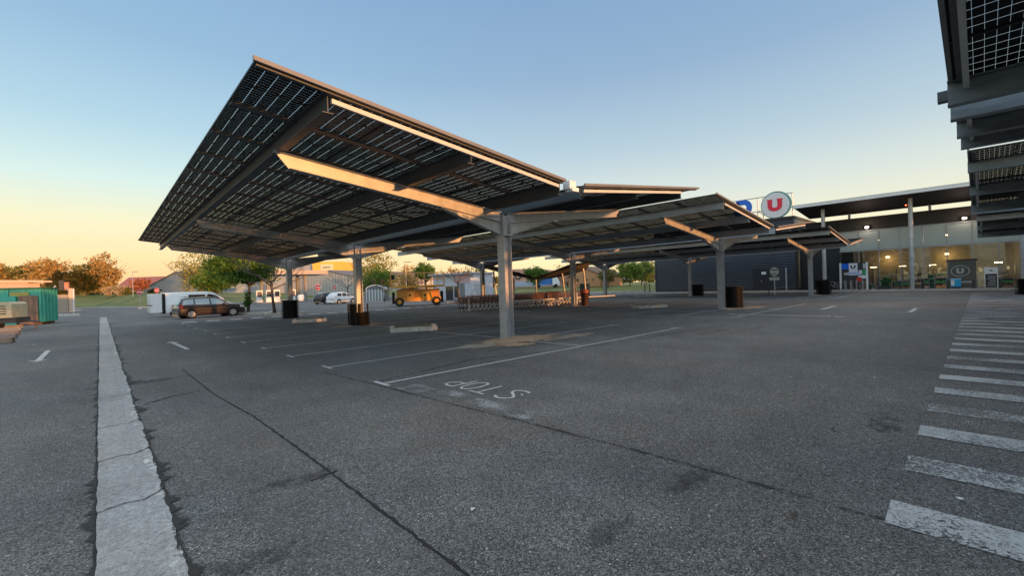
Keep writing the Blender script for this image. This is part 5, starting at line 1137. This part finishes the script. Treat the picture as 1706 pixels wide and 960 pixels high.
# door with emblem
yd = 1.0; mb = MB(); mb.box((-.16, yd-.75, .13), (-.11, yd+1.05, 2.55)); d_ = mb.build('sliding_door', mat('door_smoked', (.10, .105, .09), .12, spec=.8), st)
mb = MB(); mb.box((-.2, yd-.85, 2.56), (-.09, yd+1.15, 2.72)); mb.build('door_header', M_CLADL, st)
M_ETCH = mat('etched_white', (.45, .45, .42), .6)
def ellipse_ring(mb, x, cy, cz, ry, rz, t, n=32, dep=.01):
    vs = []
    for a in range(n):
        th = 2*pi*a/n
        for k in (1, 1-t): vs += [(x, cy+ry*k*cos(th), cz+rz*k*sin(th)), (x-dep, cy+ry*k*cos(th), cz+rz*k*sin(th))]
    fs = []
    for a in range(n):
        i = 4*a; j = 4*((a+1) % n); fs += [(i+1, j+1, j+3, i+3), (i, i+1, j+1, j)[::-1], (i+2, i+3, j+3, j+2)]
    mb.add(vs, fs)
def letterU(mb, x, cy, cz, w, h, bar, dep=.01, serif=0, n=10):
    """letter U facing -X; its left stem is towards +Y"""
    hw = w/2; r = hw; pts = [(-hw, h/2)]; inn = [(-hw+bar, h/2)]
    O = [(-hw, h/2)]+[(-hw*cos(pi*i/n), -h/2+r*.8-r*.8*sin(pi*i/n)) for i in range(n+1)]+[(hw, h/2)]
    ri = hw-bar; I = [(-ri, h/2)]+[(-ri*cos(pi*i/n), -h/2+r*.8-(r*.8-bar*.85)*sin(pi*i/n)) for i in range(n+1)]+[(ri, h/2)]
    vs = []
    for (a, b), (c, d) in zip(O, I):
        for q in ((a, b), (c, d)): vs += [(x, cy-q[0], cz+q[1]), (x-dep, cy-q[0], cz+q[1])]
    fs = []
    for k in range(len(O)-1):
        i, j = 4*k, 4*k+4; fs += [(i+1, i+3, j+3, j+1), (i, j, j+2, i+2), (i, i+1, j+1, j), (i+2, j+2, j+3, i+3)]
    e = 4*(len(O)-1); fs += [(0, 2, 3, 1), (e, e+1, e+3, e+2)]
    mb.add(vs, fs)
    if serif:
        for sx in (-1, 1): yc = cy-sx*(hw-bar/2); mb.box((x-dep-.002, yc-bar/2-serif, cz+h/2-serif*1.3), (x, yc+bar/2+serif, cz+h/2))
mb = MB(); ellipse_ring(mb, -.162, yd+.27, 1.65, .62, .52, .1); letterU(mb, -.162, yd+.27, 1.65, .5, .52, .17); mb.build('etched_emblem', M_ETCH, d_)
mb = MB(); mb.box((-.172, yd-.45, .55), (-.163, yd+.25, .7)); mb.build('etched_label', M_ETCH, d_)
# floating roof
fr_ = MB(); a0 = (-5.2, 8.95); b0 = (1.2, 8.30)
def slab(mb, p, q, t, y0, y1): mb.add([(p[0], y, p[1]+dz) if False else (p[0], y, p[1]+dz) for dz in (0, -t) for y in (y0, y1)]+[(q[0], y, q[1]+dz) for dz in (0, -t) for y in (y0, y1)], [(0, 1, 5, 4), (2, 6, 7, 3), (0, 2, 3, 1), (4, 5, 7, 6), (0, 4, 6, 2), (1, 3, 7, 5)])
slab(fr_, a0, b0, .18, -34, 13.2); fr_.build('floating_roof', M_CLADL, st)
mb = MB(); mb.box((-5.35, -34, 8.84), (-5.21, 13.25, 9.0)); mb.build('roof_edge', M_ALU, st)
mb = MB(); mb.box((-5.42, -34, 8.66), (-5.22, 13.2, 8.83)); mb.build('roof_gutter', M_WHITE, st)
for y in (11.0, 4.3, -2.4, -9.1, -16, -23):
    mb = MB(); mb.tube([(-3.4, y, .1), (-3.4, y, 8.5)], .17, 16, cap=True); mb.build('round_column', M_GALV, st, smooth=False)
for y in (9.4, 3.2, -3.4, -10):
    mb = MB(); mb.box((.1, y-.1, 7.56), (.3, y+.1, 8.1)); mb.build('strut', M_GALV, st)
mb = MB()
for k in range(7): y = 12-7*k; mb.box((-5.1, y-.06, 8.4), (-.5, y+.06, 8.55)) if False else None
# floodlights on the upper wall
for k, y in enumerate((7.9, .9, -6.5)):
    mb = MB(); mb.cbox((-.25, y, 6.45), (.2, .34, .22)); mb.build('floodlight', M_DARKST, st); mb = MB(); mb.cbox((-.362, y, 6.45), (.01, .26, .15)); mb.build('floodlight_lens', M_LAMP, st)
    ll_ = bpy.data.lights.new('flood', 'POINT'); ll_.energy = 25; ll_.color = (1, .75, .6); ll_.shadow_soft_size = .1; lo = bpy.data.objects.new('flood', ll_); COL.objects.link(lo); lo.location = (XF-.55, y, 6.45)
mb = MB(); mb.cbox((-3.4, 4.6, 7.9), (.09, .09, .09)); mb.build('red_beacon', M_REDLAMP, st)
# pavement before the store
mb = MB(); mb.box((53.6, -34, -.02), (58.0, 10.6, .10)); mb.box((54.8, 10.6, -.02), (57.0, 31.5, .09)); struct(mb.build('store_pavement', M_PAVE))
mb = MB(); mb.box((53.42, -34, -.02), (53.59, 10.7, .125)); mb.box((54.6, 10.71, -.02), (54.79, 31.5, .11)); struct(mb.build('store_kerb', M_KERB))
# bollards
for k, px in enumerate((1397, 1430, 1463, 1499, 1538, 1579, 1621, 1666)):
    y = 10.9-0  # ray to x = 53.9
    r__ = ray(px, yh(px)); t = 53.9/r__[0]; y = float(r__[1]*t)
    root_ = thing('bollard', 'dark bollard on the shop kerb, number %s from the left' % ['one', 'two', 'three', 'four', 'five', 'six', 'seven', 'eight'][k] if False else
        ['dark bollard at the left end of the shop kerb, beside the bicycle', 'dark bollard in front of the trolley notice board', 'dark bollard between the notice board and the plant heap', 'dark bollard between plant heap and tall round column', 'dark bollard just right of the tall round column', 'dark bollard left of the blue chest', 'dark bollard right of the emblem door', 'dark bollard right of the black menu board'][k], 'bollard', (53.9, y, .1), 0, 'dark bollards along the shop kerb')
    mb = MB(); mb.lathe([(.075, 0), (.075, .75), (.085, .76), (.085, .84), (.06, .88), (.01, .89)], n=12); mb.build('shaft', M_DARKST, root_); mb = MB(); mb.lathe([(.087, .77), (.087, .81)], n=12); mb.build('band', M_GREY, root_)
def fx(px, X):
    r__ = ray(px, yh(px)); return float(r__[1]*X/r__[0])
# notice board with trolley hoops
nb = thing('notice_board', 'white framed notice board with coloured posters above trolley hoops', 'notice board', (55.6, 0, .1), 0)
ya, yb = fx(1400.5, 55.6), fx(1444.5, 55.6)
for y in (ya, yb): mb = MB(); mb.box((-.06, y-.08, 0), (.06, y+.08, 2.75)); mb.build('post', M_WHITE, nb)
def poster(name, u0, u1, z0, z1, m, x=-.03): mb = MB(); y0_, y1_ = ya+(yb-ya)*u0, ya+(yb-ya)*u1; mb.box((x-.02, min(y0_, y1_), z0), (x, max(y0_, y1_), z1)); return mb.build(name, m, nb)
mb = MB(); mb.box((-.02, yb+.09, .9), (.02, ya-.09, 2.7)); mb.build('backing', M_DARKST, nb)
poster('blue_poster', .05, .33, 2.1, 2.68, M_BLUE); pw = poster('logo_poster', .33, .66, 1.45, 2.68, M_UW, -.055); poster('green_poster', .84, .96, 1.5, 2.0, mat('poster_green', (.03, .35, .12), .5)); poster('white_poster', .68, .96, 1.1, 1.45, M_UW); poster('white_poster', .7, .82, 1.55, 1.95, M_UW); poster('white_poster', .86, .95, 2.1, 2.6, mat('poster_grey', (.5, .5, .5), .5)); poster('red_poster', .62, .8, .8, 1.25, M_REDS, -.06); poster('pale_oval', .14, .27, 1.5, 1.75, mat('oval_print', (.5, .45, .4), .5))
mb = MB(); letterU(mb, -.078, (ya+yb)/2+.02, 2.3, .42, .36, .13, .006); mb.build('logo_letter', M_DARKST, pw)
mb = MB(); mb.box((-.078, (ya+yb)/2-.5, 1.5), (-.076, (ya+yb)/2+.5, 1.78)); mb.build('poster_band', mat('pale_blue_print', (.4, .5, .7), .5), pw)
for k in range(4):
    y = ya+(yb-ya)*(.18+.22*k); mb = MB(); mb.tube([(-.3, y, 0), (-.3, y, .85), (-.2, y, .95), (.3, y, .95), (.4, y, .85), (.4, y, 0)], .035, 6); mb.build('hoop', M_GALV, nb)
# bicycle beside the board
y = fx(1387, 55.3); bi = thing('bicycle', 'dark bicycle leaning at the foot of the leftmost round column', 'bicycle', (55.3, y, .1), R(80))
for x in (-.52, .52):
    mb = MB(); mb.tube([(x+.33*cos(a*pi/12), 0, .34+.33*sin(a*pi/12)) for a in range(25)], .02, 5); mb.build('wheel', M_TYRE, bi)
mb = MB()
for a, b in (((-.52, 0, .34), (-.1, 0, .32)), ((-.1, 0, .32), (-.2, 0, .85)), ((-.2, 0, .85), (.38, 0, .82)), ((.38, 0, .82), (-.1, 0, .32)), ((.38, 0, .95), (.52, 0, .34)), ((-.52, 0, .34), (-.18, 0, .75))): mb.tube([a, b], .02, 6)
mb.build('frame', M_GALV, bi); mb = MB(); mb.cbox((-.22, 0, .93), (.26, .14, .06)); mb.build('saddle', M_BLK, bi); mb = MB(); mb.tube([(.36, -.28, 1.0), (.38, 0, 1.02), (.36, .28, 1.0)], .018, 6); mb.build('handlebar', M_BLK, bi)
# plant heap
y = fx(1474, 56.3); pt = thing('plant_display', 'heap of green plants against the glass right of the notice board', 'plants', (56.3, y, .1)); mb = MB(); leaves(mb, (0, 0, .6), (.35, .42, .55), 40, 40, .07, 77, shell=.3); mb.build('foliage', leafmat('shop_plants', (.03, .10, .04), (.08, .2, .08), 3), pt); mb = MB(); mb.box((-.3, -.4, 0), (.3, .4, .25)); mb.build('trough', M_DARKST, pt)
# low white planters, shelves, stacks
def display(name, label, cat, px, X, w, h, m, build=None):
    y = fx(px, X); root_ = thing(name, label, cat, (X, y, .1)); mb = MB()
    mb.box((-.3, -w/2, 0), (.3, -w/2+.04, h)); mb.box((-.3, w/2-.04, 0), (.3, w/2, h)); mb.box((.26, -w/2+.04, 0), (.3, w/2-.04, h)); nsh = max(2, int(h/.4))
    for k in range(nsh+1): mb.box((-.3, -w/2+.04, k*(h-.04)/nsh), (.25, w/2-.04, k*(h-.04)/nsh+.03))
    mb.build('rack', M_GREY, root_)
    for k in range(nsh):
        mb = MB(); y_ = -w/2+.06
        while y_ < w/2-.25: q = rnd.uniform(.12, .3); mb.box((-.25, y_, k*(h-.04)/nsh+.032), (.2, y_+q*.92, k*(h-.04)/nsh+.032+rnd.uniform(.5, .85)*(h/nsh-.05))); y_ += q
        mb.build('goods', m if k % 2 == 0 else gm[(k*2+1) % 5], root_)
    return root_
display('goods_rack', 'low white rack left of the plant heap', 'display rack', 1453, 56.6, .55, .5, gm[1])
display('goods_rack', 'pink goods rack right of the tall round column', 'display rack', 1541, 56.4, .62, .95, gm[0])
display('goods_rack', 'tall dark rack between the pink rack and the flower stand', 'display rack', 1551, 56.9, .45, 1.25, gm[3])
display('flower_stand', 'stepped stand of orange and cream bouquets left of the blue chest', 'flower stand', 1567, 56.2, .8, .95, mat('bouquet_orange', (.6, .25, .1), .6, var=.4, scale=9))
display('goods_rack', 'long low rack of brown goods between plant heap and tall column', 'display rack', 1505, 56.9, 1.6, .7, gm[2])
display('goods_rack', 'dark low rack right of the black menu board', 'display rack', 1674, 56.6, 1.0, .8, gm[2])
# blue chest
y = fx(1592, 56.0); fz = thing('ice_chest', 'bright blue and white chest before the emblem door', 'chest', (56.0, y, .1)); mb = MB(); mb.box((-.4, -.32, .15), (.4, .32, .78)); mb.build('body', M_LBLUE, fz); mb = MB(); mb.box((-.43, -.34, .781), (.43, .34, .88)); mb.build('lid', mat('pale_blue_lid', (.3, .6, .75), .3), fz); mb = MB(); mb.box((-.42, .08, .25), (-.401, .30, .74)); mb.build('white_panel', M_WHITE, fz); mb = MB(); mb.box((-.38, -.3, 0), (.38, .3, .148)); mb.build('base', M_DARKST, fz)
# menu board
y = fx(1651, 55.4); mn = thing('menu_board', 'black menu board with white header right of the emblem door', 'sign board', (55.4, y, .1)); 
for s in (-.37, .37): mb = MB(); mb.box((-.03, s-.025, 0), (.03, s+.025, 1.75)); mb.build('post', M_WHITE, mn)
mb = MB(); mb.box((-.025, -.34, .1), (.025, .34, 1.2)); bd = mb.build('board', M_DARKST, mn); mb = MB(); mb.box((-.04, -.4, 1.21), (.04, .4, 1.76)); hd = mb.build('header', M_WHITE, mn)
mb = MB()
for k in range(5): mb.box((-.032, -.27+.03*(k % 2), .25+.18*k), (-.026, .24-.05*(k % 3), .285+.18*k))
mb.build('chalk_line', M_UW, bd); mb = MB(); mb.disc((-.043, 0, 1.5), .11, (-1, 0, 0), 16, .004, .07); mb.build('header_mark', M_GREY, hd)
# round back-facing sign by the hall
p = G(1291, 492); rs_ = thing('road_sign', 'round sign seen from its grey back before the clad building', 'road sign', (p[0], p[1], 0), R(0)); zc = zat(1291, 452, 40.5)
p_ = Vector((p[0], p[1], 0)); dcam = (p[0]*CF[0]+p[1]*CF[1]); zc = zat(1291, 452.5, dcam); r0 = 8.0*dcam/FPX
f = Vector((-CF[0], -CF[1], 0)).normalized()
mb = MB(); mb.disc((0, 0, zc), r0, f, 24, .02); mb.build('sign_disc', M_GREY, rs_); mb = MB(); mb.disc(f*.022+Vector((0, 0, zc)), r0*.86, f, 24, .004); mb.build('sign_face', mat('sign_pale', (.5, .5, .48), .5), rs_)
mb = MB(); a_ = atan2(f.y, f.x)+pi/2; mb.cbox(f*.03+Vector((0, 0, zc+.12)), (r0*1.2, .006, .09), a_); mb.build('sign_rail', M_DARKST, rs_); mb = MB(); mb.cbox(f*.03+Vector((0, 0, zc-.2)), (r0*1.0, .006, .07), a_); mb.build('sign_rail', M_DARKST, rs_)
mb = MB(); mb.tube([(0, 0, 0), (0, 0, zc-r0+.02)], .045, 8); mb.cbox((0, 0, zc-r0-.22), (.9, .05, .28), a_); mb.build('post', M_GALV, rs_)
mb = MB(); mb.tube([(-.35*CR[0]*1, -.35*CR[1], 0) if False else (-CR[0]*.55, -CR[1]*.55, 0), (-CR[0]*.55, -CR[1]*.55, zc+.3)], .035, 6); mb.tube([tuple(-CR*.0+np.array([0, 0, zc+r0-.02])), (0, 0, zc+2.0)], .03, 6); mb.build('pole', M_DARKST, rs_)
# roof sign: truss, blue letter, round logo
sg = thing('roof_sign', 'rooftop sign of a blue letter and a round red U emblem', 'sign', (57.4, 0, 8.5), 0)
cy, cz = 16.0, 9.95-8.5
tr = MB()
for z in (8.15, 9.5, 11.15): tr.tube([(0, 22.0, z-8.5), (0, 14.3 if z > 11 else 13.8, z-8.5)], .05, 6)
for y in (21.5, 18.0, 17.4, 14.4): tr.tube([(0, y, -.05), (0, y, 2.65)], .05, 6)
for a, b in ((18.0, 16.4), (14.4, 12.8), (21.5, 20)): tr.tube([(0, a, 1.2), (1.2, b, 0)], .045, 6); tr.tube([(0, a, 1.0), (0, b, -.1)], .045, 6)
tr.build('truss', M_GALV, sg)
mb = MB(); mb.disc((-.1, cy, cz+.02), 1.58, (-1, 0, 0), 48, .12); lg = mb.build('emblem_rim', M_UG, sg)
mb = MB(); mb.disc((-.222, cy+.06, cz), 1.44, (-1, 0, 0), 48, .03); mb.build('emblem_disc', M_UW, lg)
mb = MB(); letterU(mb, -.255, cy+.1, cz+.02, 1.5, 1.4, .48, .04, .07); mb.build('emblem_letter', M_UR, lg)
# letter R, bowl, stem and leg
mb = MB()
def seg(pts, w, x0=-.1, dep=.18):
    for (a, b) in zip(pts[:-1], pts[1:]):
        a = Vector(a); b = Vector(b); d = (b-a).normalized(); n = Vector((-d.y, d.x))*w/2; a2 = a-d*w*.12; b2 = b+d*w*.12
        q = [a2-n, b2-n, b2+n, a2+n]; mb.add([(x0, -p.x, p.y) for p in q]+[(x0-dep, -p.x, p.y) for p in q], [(0, 1, 2, 3), (7, 6, 5, 4), (0, 4, 5, 1), (1, 5, 6, 2), (2, 6, 7, 3), (3, 7, 4, 0)]); x0 -= .002
u0 = -20.25
seg([(u0, -.35), (u0, 2.3)], .62); bowl = [(u0, 2.3)]+[(u0+.85+.55*sin(a), 1.65+.65*cos(a)) for a in [pi*i/10 for i in range(11)]]+[(u0, 1.0)]
seg(bowl, .6); seg([(u0+.7, .95), (u0+1.5, -.3)], .62)
mb.build('blue_letter', M_BLUE, sg)

# ================================================================== ADDED BLOCKER BEHIND THE CAMERA (unseen, stepped to shape the low sun)
bb_ = thing('sun_blocker', 'added unseen sun blocker with stepped heights behind the viewpoint', 'building', (0, -62, 0), 0)
mb = MB()
for k, (xa, xb, hh) in enumerate(((-70, 13.5, 5.5), (13.5, 18.6, 7.3), (18.6, 20.2, 5.3), (20.2, 22.0, 4.4), (22.0, 35.3, 7.2), (35.3, 43.8, 3.4), (43.8, 60, 7.4), (60, 95, 9.5))): mb.box((xa, -8-.01*k, 0), (xb, -.01*k, hh))
mb.build('wall', mat('blocker_face', (.3, .28, .26), .8, var=.1), bb_)
